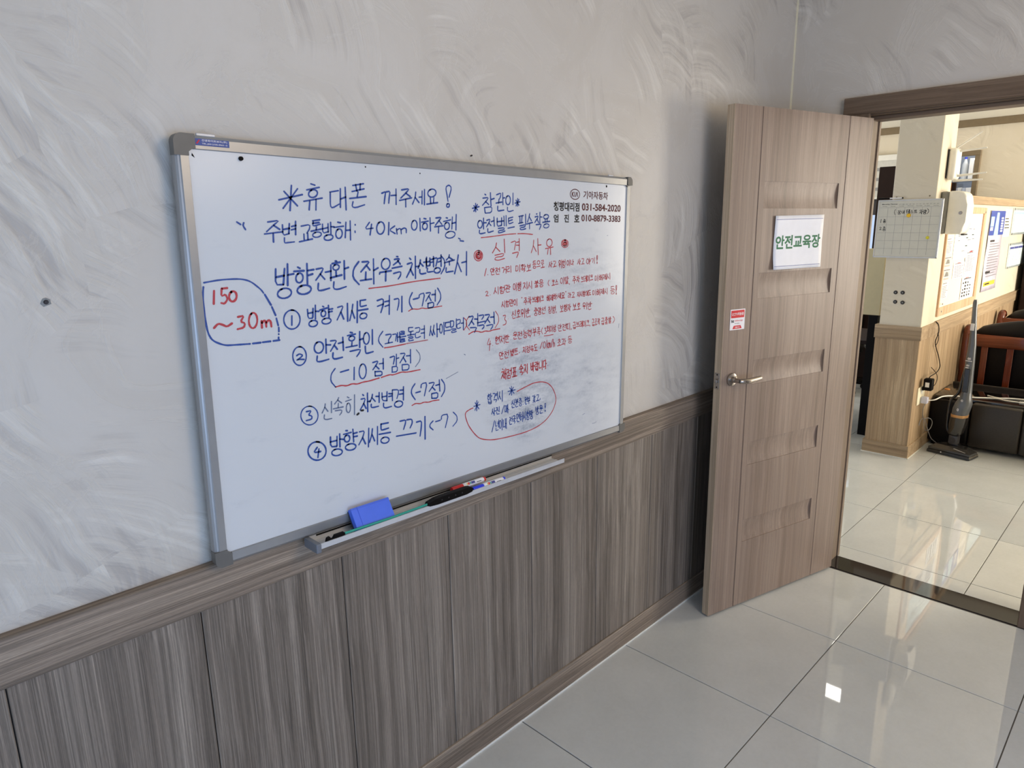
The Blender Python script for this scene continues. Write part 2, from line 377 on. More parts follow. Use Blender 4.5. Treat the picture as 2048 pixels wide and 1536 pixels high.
def board_mat():
    m, nt, b = newmat('whiteboard_enamel')
    co = objco(nt)
    c0 = srgb(212, 214, 216)
    # grey marker dust left by the eraser, thickest low on the right half
    sep = nd(nt, 'ShaderNodeSeparateXYZ', Vector=co)
    def blob(cx, cz, rx, rz):
        dx = math_(nt, 'DIVIDE', math_(nt, 'SUBTRACT', sep.outputs[0], cx), rx)
        dz = math_(nt, 'DIVIDE', math_(nt, 'SUBTRACT', sep.outputs[2], cz), rz)
        d = math_(nt, 'ADD', math_(nt, 'MULTIPLY', dx, dx), math_(nt, 'MULTIPLY', dz, dz))
        return math_(nt, 'SUBTRACT', 1.0, d, True)
    st = nd(nt, 'ShaderNodeMapping', Vector=co, Rotation=(0, 0.5, 0), Scale=(9, 9, 26)).outputs[0]
    n1 = nd(nt, 'ShaderNodeTexNoise', Vector=st, Scale=1.0, Detail=6.0, Roughness=0.7)
    n2 = nd(nt, 'ShaderNodeTexNoise', Vector=co, Scale=130.0, Detail=3.0)
    n3 = nd(nt, 'ShaderNodeTexNoise', Vector=co, Scale=5.0, Detail=3.0)
    s = math_(nt, 'ADD', blob(0.98, 0.30, 0.22, 0.26), math_(nt, 'MULTIPLY', blob(1.30, 0.20, 0.2, 0.22), 0.5))
    s = math_(nt, 'ADD', s, math_(nt, 'MULTIPLY', blob(1.25, 0.58, 0.25, 0.12), 0.45))
    s = math_(nt, 'ADD', s, math_(nt, 'MULTIPLY', blob(1.0, 0.16, 0.09, 0.1), 0.8))
    sm = math_(nt, 'MULTIPLY', s, ramp(nt, n1.outputs['Fac'], [(0.42, 0.0), (0.68, 1.0)]))
    sm = math_(nt, 'MULTIPLY', sm, ramp(nt, n2.outputs['Fac'], [(0.35, 0.55), (0.6, 1.0)]))
    faint = math_(nt, 'MULTIPLY', ramp(nt, n1.outputs['Fac'], [(0.55, 0.0), (0.75, 1.0)]), ramp(nt, n3.outputs['Fac'], [(0.5, 0.0), (0.7, 0.30)]))
    f = math_(nt, 'ADD', math_(nt, 'MULTIPLY', sm, 0.75), faint, True)
    c = mixc(nt, f, c0, srgb(122, 132, 150))
    nt.links.new(c, b.inputs['Base Color'])
    b.inputs['Roughness'].default_value = 0.22
    b.inputs['Specular IOR Level'].default_value = 0.35
    return m
M['board'] = board_mat()

# ------------------------------------------------------------------ structure
XF, XO = 2.79, 2.91          # doorway wall, both faces
YL, YR = -0.335, -1.145      # door opening
HH = 2.09                    # door opening height
CEIL = 2.70
def struct(name, mb, mat, parent=None):
    o = mb.build(name, mat, parent)
    if parent is None: o['kind'] = 'structure'
    return o

def tiles(parent, x_lines, y_lines, x0, x1, y0, y1, gap=0.0019):
    xs = sorted(set([x0, x1]+[x for x in x_lines if x0 < x < x1])); ys = sorted(set([y0, y1]+[y for y in y_lines if y0 < y < y1]))
    cache = {}
    for i in range(len(xs)-1):
        for j in range(len(ys)-1):
            w = xs[i+1]-xs[i]-2*gap; d = ys[j+1]-ys[j]-2*gap
            if w < 0.01 or d < 0.01: continue
            key = (round(w, 3), round(d, 3))
            if key not in cache:
                b = MB(); b.box(-w/2, w/2, -d/2, d/2, -0.008, 0.0, 0.0008, 1)
                o = b.build('tile', M['tile'], parent); cache[key] = o
            else:
                o = cache[key].copy(); link(o, parent)
            o.location = ((xs[i]+xs[i+1])/2, (ys[j]+ys[j+1])/2, random.uniform(-0.0002, 0.0002))
fl = struct('floor', MB().box(-3.2, 2.775, -4.3, 0.0, -0.1, -0.0035), M['grout'])
tiles(fl, [2.1574-0.6057*k for k in range(-1, 10)], [-0.6188-0.6057*k for k in range(-1, 7)], -3.2, 2.775, -4.3, 0.0)
fo = struct('floor', MB().box(2.915, 8.5, -4.3, 3.1, -0.1, -0.0035), M['grout'])
tiles(fo, [3.046+0.6185*k for k in range(0, 10)], [-0.288-0.6165*k for k in range(-6, 8)], 2.915, 8.5, -4.3, 3.1)
th = struct('threshold', MB().box(2.775, 2.915, YR, YL, -0.1, 0.001, 0.001, 1), M['stone'])
struct('ceiling', MB().box(-3.32, 8.62, -4.42, 3.22, CEIL, CEIL+0.1), M['white_ceiling'])

# board wall
wl_ = struct('wall_left', MB().box(-3.2, XF, 0.0, 0.12, -0.1, CEIL), M['plaster'])
def wpanel(w, h, mat, parent, n=1):
    b = MB()
    # shallow bevelled laminate board
    b.box(0.0012, w-0.0012, 0, 0.008, 0, h, 0.0018, 1)
    return b.build('wainscot_panel', mat, parent)
P0, PW = -0.0386, 0.3493
struct('trim_1', MB().box(-3.2, XF, -0.0035, -0.0005, 0.09, 0.86), M['joint'])
base = None
for k in range(-9, 8):
    if base is None:
        base = wpanel(PW, 0.77, M['wains'], wl_); o = base
    else:
        o = base.copy(); link(o, wl_)
    o.location = (P0+k*PW, -0.0115, 0.085)
last = wpanel(XF-(P0+8*PW)-0.004, 0.77, M['wains'], wl_); last.location = (P0+8*PW, -0.0115, 0.085)
r = MB(); r.prism([(0.0, 0.9513), (-0.021, 0.9513), (-0.0225, 0.949), (-0.0225, 0.872), (-0.0185, 0.870), (-0.0185, 0.860), (-0.0155, 0.858), (-0.0155, 0.8508), (0.0, 0.8508)], -3.2, XF, 'x')
struct('trim_2', r, M['rail'])
r = MB(); r.prism([(0.0, 0.0), (-0.0185, 0.0), (-0.0185, 0.088), (-0.016, 0.091), (0.0, 0.091)], -3.2, XF, 'x')
struct('baseboard_left', r, M['rail'])
struct('trim_3', MB().box(-3.2, XF, -0.0205, -0.0185, 0.0, 0.006), M['white_pl'])
struct('trim_4', MB().box(P0+7*PW-0.003, P0+7*PW+0.003, -0.0135, -0.010, 0.095, 0.85), M['alu_dull'])

# doorway wall
wf = struct('wall_front', MB().box(XF, XO, YL+0.045, 0.12, -0.1, CEIL).box(XF, XO, -4.42, YR-0.045, -0.1, CEIL).box(XF, XO, YR-0.045, YL+0.045, HH+0.03, CEIL), M['plaster'])
o = wpanel(0.21, 0.77, M['wains'], wf); o.rotation_euler = (0, 0, -PI/2); o.location = (XF-0.0115, -0.02, 0.085)
for k in range(8):
    o = base.copy(); link(o, wf); o.rotation_euler = (0, 0, -PI/2); o.location = (XF-0.0115, YR-0.09-k*PW, 0.085)
struct('trim_5', MB().box(XF-0.0225, XF, -0.245, -0.023, 0.8508, 0.9513, 0.002, 1).box(XF-0.0225, XF, -4.3, YR-0.09, 0.8508, 0.9513, 0.002, 1), M['rail_y'])
struct('baseboard_front', MB().box(XF-0.0185, XF, -0.245, -0.0205, 0, 0.091, 0.002, 1).box(XF-0.0185, XF, -4.3, YR-0.09, 0, 0.091, 0.002, 1), M['rail_y'])
# thin pale bead of filler where the two plaster walls meet
struct('trim_6', MB().box(XF-0.006, XF, -0.006, 0.0, 0.952, CEIL), M['cream_pl'])

# wall opposite the board, and the one behind the camera, both with windows
def wall_win(name, ax, c0, c1, a0, a1, wins, zlo, zhi, mat):
    """wall slab c0..c1 on axis ax, running a0..a1, with window openings"""
    b = MB()
    def bx(p, q, z0, z1):
        if ax == 'x': b.box(c0, c1, p, q, z0, z1)
        else: b.box(p, q, c0, c1, z0, z1)
    cur = a0
    for (p, q) in wins:
        bx(cur, p, -0.1, CEIL); bx(p, q, -0.1, zlo); bx(p, q, zhi, CEIL); cur = q
    bx(cur, a1, -0.1, CEIL)
    return struct(name, b, mat)
def window(name, ax, c, a0, a1, z0, z1, mid, mat, d=0.05, glass=True):
    e = empty(name, kind='structure')
    def bx(b, p, q, zz0, zz1, t=d, off=0.0):
        if ax == 'x': b.box(c-t/2+off, c+t/2+off, p, q, zz0, zz1, 0.003, 1)
        else: b.box(p, q, c-t/2+off, c+t/2+off, zz0, zz1, 0.003, 1)
    f = MB(); w = 0.05
    bx(f, a0, a1, z0, z0+w); bx(f, a0, a1, z1-w, z1); bx(f, a0, a0+w, z0+w, z1-w); bx(f, a1-w, a1, z0+w, z1-w)
    for m_ in mid: bx(f, m_-w/2, m_+w/2, z0+w, z1-w)
    f.build('window_frame', mat, e)
    return e
wall_win('wall_behind', 'x', -3.32, -3.2, -4.42, 0.12, [(-3.1, -0.7)], 0.2, 1.7, M['plaster'])
window('window_1', 'x', -3.22, -3.1, -0.7, 0.2, 1.7, [-1.9], M['white_pl'])
wall_win('wall_right', 'y', -4.42, -4.3, -3.2, XF, [(-2.2, 0.8)], 0.2, 1.7, M['plaster'])
window('window_2', 'y', -4.32, -2.2, 0.8, 0.2, 1.7, [-1.2, -0.2], M['white_pl'])
wall_win('wall_office_right', 'y', -4.42, -4.3, XO, 8.5, [(5.4, 8.4)], 0.55, 2.45, M['plaster_office'])
window('window_3', 'y', -4.32, 5.4, 8.4, 0.55, 2.45, [6.4, 7.4], M['white_pl'])
wall_win('wall_office_left', 'y', 3.1, 3.22, XO, 8.5, [(5.1, 8.1)], 0.85, 2.35, M['plaster_office'])
window('window_4', 'y', 3.12, 5.1, 8.1, 0.85, 2.35, [6.1, 7.1], M['white_pl'])
# far office wall with a blind-covered window and a glazed opening
b = MB()
b.box(8.5, 8.62, -4.42, 0.37, -0.1, CEIL).box(8.5, 8.62, 0.37, 1.0, 2.38, CEIL).box(8.5, 8.62, 0.37, 1.0, -0.1, 0.9)
b.box(8.5, 8.62, 1.0, 1.12, -0.1, CEIL).box(8.5, 8.62, 1.12, 2.6, 2.36, CEIL).box(8.5, 8.62, 1.12, 2.6, -0.1, 1.2).box(8.5, 8.62, 2.6, 3.22, -0.1, CEIL)
struct('wall_office_far', b, M['plaster_office'])
struct('trim_7', MB().box(8.47, 8.5, -4.3, 3.1, 2.625, 2.70, 0.003, 1), M['dark_trim'])
w5 = window('window_5', 'x', 8.50, 0.37, 1.0, 0.9, 2.38, [], M['dark_trim'], 0.08)
def glassmat():
    m, nt, b = newmat('window_glass')
    b.inputs['Base Color'].default_value = (0.95, 0.97, 1, 1); b.inputs['Roughness'].default_value = 0.0
    b.inputs['Transmission Weight'].default_value = 1.0; b.inputs['IOR'].default_value = 1.45
    return m
M['glass'] = glassmat()
MB().box(8.512, 8.516, 0.42, 0.95, 0.95, 2.33).build('pane', M['glass'], w5)
w6 = window('window_6', 'x', 8.52, 1.12, 2.6, 1.2, 2.36, [1.86], M['white_pl'], 0.05)
MB().box(8.522, 8.526, 1.17, 1.835, 1.25, 2.31).build('pane', M['glass'], w6)
MB().box(8.522, 8.526, 1.885, 2.55, 1.25, 2.31).build('pane', M['glass'], w6)
MB().box(8.505, 8.535, 1.165, 2.555, 1.73, 1.98).build('sash_panel', M['rubber'], w6)
# door lining and casing (frame)
fr = empty('trim_8', kind='structure')
MB().box(2.765, 2.79, YL-0.02, -0.248, 0, 2.172, 0.002, 1).box(2.91, 2.935, YL-0.02, -0.248, 0, 2.172, 0.002, 1).build('casing_upright', M['frame_z'], fr)
MB().box(2.765, 2.79, YR-0.085, YR+0.02, 0, 2.172, 0.002, 1).box(2.91, 2.935, YR-0.085, YR+0.02, 0, 2.172, 0.002, 1).build('casing_upright', M['frame_z'], fr)
MB().box(2.763, 2.79, YR-0.085, -0.248, 2.100, 2.172, 0.002, 1).box(2.91, 2.935, YR-0.085, -0.248, 2.100, 2.172, 0.002, 1).build('casing_head', M['frame_x'], fr)
MB().box(2.79, 2.91, YL, YL+0.045, 0, HH+0.03, 0.001, 1).box(2.835, 2.925, YL-0.014, YL, 0, HH, 0.001, 1).build('jamb', M['frame_z'], fr)
MB().box(2.79, 2.91, YR-0.045, YR, 0, HH+0.03, 0.001, 1).box(2.835, 2.925, YR, YR+0.014, 0, HH, 0.001, 1).build('jamb', M['frame_z'], fr)
MB().box(2.79, 2.91, YR, YL, HH+0.006, HH+0.03, 0.001, 1).box(2.835, 2.925, YR, YL, HH-0.01, HH+0.006, 0.002, 1).build('head_lining', M['frame_x'], fr)

# half-height partition and the pillar at its end
pt = struct('wall_partition', MB().box(5.1, 8.45, -0.150, -0.03, 0, 1.77), M['plaster_office'])
struct('trim_9', MB().box(5.1, 8.47, -0.170, -0.01, 1.77, 1.832, 0.004, 1), M['rail_ox'])
k = 0; x = 5.13; pb = None
while x < 8.42:
    w = min(0.3493, 8.445-x)
    if w < 0.05: break
    if pb is None or w < 0.34:
        b = MB(); b.box(0.001, w-0.001, 0, 0.008, 0, 0.76, 0.0015, 1); o = b.build('wainscot_panel', M['wains_o'], pt); pb = pb or o
    else: o = pb.copy(); link(o, pt)
    o.location = (x, -0.158, 0.085); x += 0.3493
r = MB(); r.prism([(-0.15, 0.945), (-0.166, 0.945), (-0.168, 0.943), (-0.168, 0.848), (-0.15, 0.848)], 5.11, 8.45, 'x')
struct('trim_10', r, M['rail_ox'])
struct('baseboard_partition', MB().box(5.11, 8.45, -0.166, -0.15, 0, 0.095, 0.002, 1), M['rail_ox'])
pl = struct('wall_pillar', MB().box(4.765, 5.10, -0.157, 0.107, 0, CEIL, 0.003, 1), M['plaster_office'])
b = MB(); b.box(4.7585, 5.11, -0.1605, 0.124, 0.085, 0.86, 0.002, 1); b.build('wainscot_panel', M['wains_o'], pl)
MB().box(4.752, 5.115, -0.168, 0.131, 0.848, 0.942, 0.002, 1).build('chair_rail', M['rail_oy'], pl)
MB().box(4.750, 5.120, -0.170, 0.136, 0.0, 0.093, 0.002, 1).build('skirting', M['rail_oy'], pl)
MB().box(4.746, 4.750, -0.174, 0.140, 0.0, 0.005).box(4.746, 5.12, -0.174, -0.170, 0.0, 0.005).build('sealant_bead', M['white_pl'], pl)

# ------------------------------------------------------------------ writing tools
def ribbon(paths, width, mat, name, parent, fn):
    """flat ink strokes; paths in sheet coordinates, fn maps to local 3D"""
    V = []; F = []
    for path in paths:
        pts = [fn(*q) for q in path]
        pts = [p for i, p in enumerate(pts) if i == 0 or (p-pts[i-1]).length > 1e-5]
        if len(pts) == 1: pts.append(pts[0]+Vector((width*0.3, 0, 0)))
        w = width*random.uniform(0.88, 1.12)
        n = len(pts); L = []; R = []
        d0 = (pts[1]-pts[0]).normalized(); d1 = (pts[-1]-pts[-2]).normalized()
        def nor(d): return Vector((-d.z, 0, d.x))
        for i, p in enumerate(pts):
            a = (pts[i]-pts[i-1]).normalized() if i > 0 else d0
            c = (pts[i+1]-pts[i]).normalized() if i < n-1 else d1
            m = (a+c)
            if m.length < 0.3: m = a
            m.normalize(); nn = nor(m)
            wi = w*0.5*(1.0 + 0.12*math.sin(i*1.7))
            L.append(p+nn*wi); R.append(p-nn*wi)
        s = len(V)
        V.append(pts[0]-d0*w*0.45)
        for l, r_ in zip(L, R): V += [l, r_]
        V.append(pts[-1]+d1*w*0.45)
        F.append((s, s+2, s+1))
        for i in range(n-1):
            a = s+1+2*i; F.append((a, a+1, a+3, a+2))
        a = s+1+2*(n-1); F.append((a, a+1, s+1+2*n))
    o = mk(name, V, F, mat, parent)
    return o
def chaikin(path, it=1):
    if len(path) < 3: return path
    for _ in range(it):
        out = [path[0]]
        for i in range(len(path)-1):
            a, b = path[i], path[i+1]
            out += [(a[0]*.78+b[0]*.22, a[1]*.78+b[1]*.22), (a[0]*.22+b[0]*.78, a[1]*.22+b[1]*.78)]
        out.append(path[-1]); path = out
    return path
def circ(cx=.5, cy=.5, rx=.5, ry=.5, n=16, a0=-1.9, turn=1.04):
    return [(cx+rx*math.cos(a0-2*PI*turn*i/n), cy+ry*math.sin(a0-2*PI*turn*i/n)) for i in range(n+1)]
CONS = {
 'g': [[(0, .1), (.95, .04), (.88, .5), (.62, 1)]],
 'n': [[(.05, 0), (.02, .85), (.3, .95), (1, .82)]],
 'd': [[(0, .06), (.95, 0)], [(.04, .06), (.02, .9), (.3, .97), (1, .85)]],
 'r': [[(0, .05), (.9, 0), (.85, .45), (.08, .5), (.04, .95), (.4, .98), (1, .88)]],
 'm': [[(.08, .05), (.1, .95)], [(.08, .06), (.9, .02), (.88, .92), (.1, .95)]],
 'b': [[(.08, 0), (.12, .95), (.9, .92)], [(.92, -.02), (.9, .94)], [(.12, .48), (.9, .44)]],
 's': [[(.55, 0), (.4, .45), (0, 1)], [(.42, .42), (1, .92)]],
 'o': [circ()],
 'j': [[(.05, .08), (.92, .02), (.6, .45), (0, 1)], [(.55, .5), (1, .95)]],
 'c': [[(.4, -.12), (.62, -.02)], [(.05, .22), (.92, .16), (.6, .55), (0, 1)], [(.55, .58), (1, .98)]],
 'k': [[(0, .1), (.95, .04), (.88, .5), (.62, 1)], [(.08, .5), (.9, .42)]],
 't': [[(0, .06), (.95, 0)], [(.02, .5), (.85, .44)], [(.04, .06), (.02, .9), (.3, .97), (1, .85)]],
 'p': [[(0, .06), (1, 0)], [(.3, .06), (.36, .9)], [(.72, .04), (.66, .88)], [(0, .96), (1, .86)]],
 'h': [[(.35, -.08), (.62, 0)], [(0, .26), (1, .18)], circ(.5, .68, .34, .32)],
}
def dbl(c):
    return [[(x*.46, y) for x, y in s] for s in CONS[c]]+[[(.52+x*.46, y) for x, y in s] for s in CONS[c]]
for a, b_ in (('G', 'g'), ('D', 'd'), ('B', 'b'), ('S', 's'), ('J', 'j')): CONS[a] = dbl(b_)
CHO = ['g', 'G', 'n', 'd', 'D', 'r', 'm', 'b', 'B', 's', 'S', 'o', 'j', 'J', 'c', 'k', 't', 'p', 'h']
JONG = ['', 'g', 'G', 'gs', 'n', 'nj', 'nh', 'd', 'r', 'rg', 'rm', 'rb', 'rs', 'rt', 'rp', 'rh', 'm', 'b', 'bs', 's', 'S', 'o', 'j', 'c', 'k', 't', 'p', 'h']
VV = {  # upright vowels
 'a': [[(.25, 0), (.28, 1)], [(.28, .45), (1, .42)]], 'ya': [[(.25, 0), (.28, 1)], [(.28, .36), (1, .33)], [(.28, .58), (1, .55)]],
 'eo': [[(.85, 0), (.88, 1)], [(.0, .42), (.85, .4)]], 'yeo': [[(.85, 0), (.88, 1)], [(.05, .32), (.85, .3)], [(.0, .55), (.85, .53)]],
 'i': [[(.6, 0), (.62, 1)]], 'ae': [[(.15, .05), (.17, .9)], [(.85, 0), (.88, 1)], [(.17, .5), (.85, .47)]],
 'e': [[(.45, .05), (.47, .9)], [(.9, 0), (.93, 1)], [(-.1, .48), (.45, .45)]],
 'yae': [[(.15, .05), (.17, .9)], [(.85, 0), (.88, 1)], [(.17, .4), (.85, .38)], [(.17, .6), (.85, .58)]],
 'ye': [[(.45, .05), (.47, .9)], [(.9, 0), (.93, 1)], [(-.1, .38), (.45, .36)], [(-.1, .58), (.45, .56)]],
}
HV = {'o': [[(.5, 0), (.48, .8)], [(0, .88), (1, .78)]], 'yo': [[(.36, 0), (.38, .8)], [(.66, 0), (.64, .78)], [(0, .88), (1, .78)]],
      'u': [[(0, .22), (1, .1)], [(.52, .15), (.5, 1.05)]], 'yu': [[(0, .22), (1, .1)], [(.32, .18), (.26, 1)], [(.66, .14), (.66, 1.05)]],
      'eu': [[(0, .6), (1, .48)]]}
JUNG = [('v', 'a'), ('v', 'ae'), ('v', 'ya'), ('v', 'yae'), ('v', 'eo'), ('v', 'e'), ('v', 'yeo'), ('v', 'ye'), ('h', 'o'), ('c', 'o', 'a'), ('c', 'o', 'ae'), ('c', 'o', 'i'),
        ('h', 'yo'), ('h', 'u'), ('c', 'u', 'eo'), ('c', 'u', 'e'), ('c', 'u', 'i'), ('h', 'yu'), ('h', 'eu'), ('c', 'eu', 'i'), ('v', 'i')]
LAT = {
 '0': [circ(.5, .5, .42, .5)], '1': [[(.5, 0), (.5, 1)]], '2': [[(.05, .25), (.4, 0), (.85, .25), (.5, .65), (.05, .98), (.4, .86), (.98, .95)]],
 '3': [[(.1, .06), (.8, .02), (.4, .42), (.9, .6), (.8, .92), (.1, 1)]], '4': [[(.55, 0), (.05, .55), (.95, .5)], [(.75, .2), (.62, 1.05)]],
 '5': [[(.15, 0), (.1, .5), (.6, .4), (.9, .7), (.55, 1), (.05, .95)], [(.15, .02), (.9, 0)]],
 '7': [[(0, .35), (.05, .05), (.9, 0), (.5, 1)]], '/': [[(.9, 0), (.1, 1)]], '(': [[(.85, 0), (.3, .3), (.25, .65), (.9, 1)]], ')': [[(.15, 0), (.75, .3), (.75, .65), (.1, 1)]],
 '-': [[(.05, .52), (.95, .45)]], '.': [[(.45, .92), (.55, .95)]], ',': [[(.5, .88), (.35, 1.08)]], ':': [[(.5, .3), (.52, .38)], [(.5, .8), (.5, .88)]],
 '!': [[(.75, .55), (.95, .15), (.7, 0), (.4, .1), (.55, .5), (.6, .72)], circ(.62, .92, .14, .08)],
 '*': [[(.5, 0), (.48, 1)], [(0, .55), (1, .45)], [(.2, .18), (.8, .85)], [(.75, .15), (.2, .9)]],
 'k': [[(.15, 0), (.15, 1)], [(.85, .35), (.2, .62), (.9, 1)]], 'm': [[(.02, .35), (.05, 1)], [(.05, .55), (.3, .35), (.46, .55), (.46, 1)], [(.46, .55), (.72, .35), (.92, .55), (.95, 1)]],
 'h': [[(.15, 0), (.15, 1)], [(.15, .6), (.55, .42), (.85, .6), (.85, 1)]], '~': [[(0, .8), (.25, .3), (.5, .55), (.7, .85), (1, .45)]],
 '"': [[(.3, 0), (.28, .22)], [(.65, 0), (.63, .22)]],
}
def glyph(ch):
    """strokes of one character in a unit box, y down"""
    if ch in LAT: return [list(s) for s in LAT[ch]]
    code = ord(ch)-0xAC00
    ci, rest = divmod(code, 588); vi, fi = divmod(rest, 28)
    out = []
    def put(strokes, x0, y0, x1, y1):
        for s in strokes: out.append([(x0+(x1-x0)*x, y0+(y1-y0)*y) for x, y in s])
    c = CONS[CHO[ci]]; v = JUNG[vi]; f = JONG[fi]
    fh = bool(f)
    if v[0] == 'v':
        b_ = .60 if fh else .86
        put(c, 0, .10, .56, b_); put(VV[v[1]], .60, 0, 1.02, .66 if fh else 1.0)
    elif v[0] == 'h':
        if fh: put(c, .16, .02, .84, .34); put(HV[v[1]], 0, .36, 1, .62)
        else: put(c, .14, .04, .86, .52); put(HV[v[1]], 0, .54, 1, 1.0)
    else:
        if fh: put(c, .04, .02, .58, .32); put(HV[v[1]], -.04, .34, .66, .58); put(VV[v[2]], .68, 0, 1.04, .66)
        else: put(c, .04, .06, .58, .46); put(HV[v[1]], -.04, .48, .66, .86); put(VV[v[2]], .68, 0, 1.04, 1.0)
    if fh:
        put(CONS[f[0]] if f in CONS else CONS[f[0]], .16, .70, .9, 1.0)
    return out

# sheet-to-board map: the notes were plotted on a traced sheet, this brings them to board units
HM = (0.000769122384861869, -7.753499831313693e-05, -0.24362615459903836, -0.0002827465184969402, -0.0008365012870020228, 1.0726113973484892, -0.0003997163645306517, -8.111413611964596e-05)
def to_board(x, y, dep=0.0):
    w = HM[6]*x+HM[7]*y+1
    return Vector(((HM[0]*x+HM[1]*y+HM[2])/w, -dep, (HM[3]*x+HM[4]*y+HM[5])/w))
SHEET = {'A': (340, 250, 3.3032), 'B': (380, 500, 3.3032), 'C': (900, 350, 5.3895), 'D': (900, 600, 5.3895)}
def S2(s, x, y):
    a, b_, k = SHEET[s]; return (a+x/k, b_+y/k)

# ------------------------------------------------------------------ whiteboard
BS = 0.9873                      # board scaled toward the camera point, projection unchanged; comes out 1.48 m wide
BT = 0.0172                      # hangs slightly out of level
BL = Vector((-0.0065, -0.038, 0.9494))
def bw(u, dep, v):
    c, s = math.cos(BT), math.sin(BT)
    return BL+Vector((u*c+v*s, 0, -u*s+v*c))*BS+Vector((0, -dep, 0))
wb = empty('whiteboard', BL, (0, BT, 0), 'large aluminium-framed whiteboard covered in blue and red Korean handwriting, hung on the plaster wall', 'whiteboard')
wb.scale = (BS, BS, BS)
BWd, BHt, FWd = 1.5, 0.8961, 0.0275
MB().box(0.02, BWd-0.02, 0.0, 0.0145, 0.02, BHt-0.02).build('writing_surface', M['board'], wb)
def rail_bar(x0, x1, z0, z1, horiz):
    b = MB(); w = 0.0155
    # extruded profile with a rounded outer bead and a raised inner lip
    if horiz:
        up = 1 if z0 > 0.4 else -1
        zo, zi = (z1, z0) if up > 0 else (z0, z1)
        pr = [(w, zi), (-0.001, zi), (-0.004, zi+up*0.0015), (-0.0045, zi+up*0.020), (-0.002, zo-up*0.0045), (0.002, zo-up*0.001), (0.006, zo), (w, zo)]
        b.prism(pr, x0, x1, 'x')
    else:
        up = 1 if x0 > 0.7 else -1
        xo, xi = (x1, x0) if up > 0 else (x0, x1)
        pr = [(xi, w), (xi, -0.001), (xi+up*0.0015, -0.004), (xi+up*0.017, -0.0045), (xi+up*0.019, -0.0025), (xo-up*0.0055, -0.002), (xo-up*0.0015, 0.001), (xo, 0.006), (xo, w)]
        b.prism(pr, z0, z1, 'z')
    return b.build('frame_rail', M['alu'], wb)
cs = 0.042
rail_bar(cs-0.006, BWd-cs+0.012, 0.0, FWd, True); rail_bar(cs-0.006, BWd-cs+0.012, BHt-FWd, BHt, True)
rail_bar(0.0, FWd, cs-0.006, BHt-cs+0.006, False); rail_bar(BWd-FWd, BWd, cs-0.012, BHt-cs+0.012, False)
def corner(sx, sz, L):
    """rounded L-shaped plastic corner; sx, sz point outwards"""
    pts = []; R_ = 0.016
    W_ = FWd+0.003
    # in local coordinates measured inwards from the outer corner
    def P(a, c): return (a, c)
    for i in range(7):
        an = PI+PI/2*i/6
        pts.append(P(R_+R_*math.cos(an)-0.001, R_+R_*math.sin(an)-0.001))
    pts += [P(L, -0.001), P(L, FWd-0.001), P(W_+0.004, FWd-0.001), P(W_, FWd+0.003), P(FWd, L), P(-0.001, L)]
    pts[-2] = P(FWd-0.001, L); pts[-3] = P(FWd-0.001, W_+0.002)
    ox = 0 if sx < 0 else BWd; oz = 0 if sz < 0 else BHt
    q = [(ox-sx*a, oz-sz*c) for a, c in pts]
    b = MB(); b.prism(q, -0.0062, 0.0155, 'y')
    return b.build('corner_cap', M['cap_grey'], wb)
corner(-1, 1, 0.040); corner(1, 1, 0.026); corner(1, -1, 0.030); corner(-1, -1, 0.036)
MB().box(0.046, 0.083, 0.001, 0.006, BHt-0.001, BHt+0.004, 0.001, 1).build('wall_bracket', M['alu_dull'], wb)
MB().box(1.375, 1.40, 0.001, 0.006, BHt-0.001, BHt+0.003, 0.001, 1).build('wall_bracket', M['alu_dull'], wb)
MB().box(0.0377, 0.1072, -0.0052, -0.0046, 0.8765, 0.8893).build('maker_label', M['label_blue'], wb)
b = MB(); b.cyl((0.1301, -0.001, 0.858), (0.1301, -0.006, 0.858), 0.0045, 0.0040, 16).cyl((0.1301, -0.006, 0.858), (0.1301, -0.0068, 0.858), 0.0018, n=10)
b.build('screw_cap', M['black'], wb, True)
b = MB(); u0, v0 = 0.030, 0.856
b.quad((u0+.004, -0.0006, v0+.006), (u0+.007, -0.0006, v0+.001), (u0+.009, -0.0006, v0-.003), (u0+.003, -0.0006, v0+.001)); b.build('screw_mark', M['black'], wb)
for q in ((731, 334), (840, 347), (1213, 373)):
    p = to_board(*q)
    MB().cyl((p.x, -0.0003, p.z), (p.x, -0.0012, p.z), 0.0018 if q[0] < 1000 else 0.004, 0.001, 8).build('screw_mark', M['black'], wb)
# tray
TU0, TU1 = 0.222, 1.102
b = MB(); b.prism([(0.004, -0.0005), (0.004, -0.016), (-0.050, -0.016), (-0.054, -0.014), (-0.054, -0.001), (-0.0515, -0.001), (-0.0515, -0.0125), (-0.036, -0.0125), (-0.036, -0.0112), (-0.0345, -0.0112), (-0.0345, -0.0125), (-0.020, -0.0125), (-0.020, -0.0112), (-0.0185, -0.0112), (-0.0185, -0.0125), (0.001, -0.0125), (0.001, -0.0005)], TU0, TU1, 'x')
tray = b.build('pen_tray', M['alu_dull'], wb)
b = MB(); b.box(TU0-0.0125, TU0+0.001, -0.058, 0.002, -0.022, 0.0015, 0.003, 2).build('end_cap', M['tray_cap'], tray)
MB().box(TU0+0.02, TU1-0.001, -0.001, 0.002, -0.0035, -0.0006).build('shadow_gap', M['black'], tray)

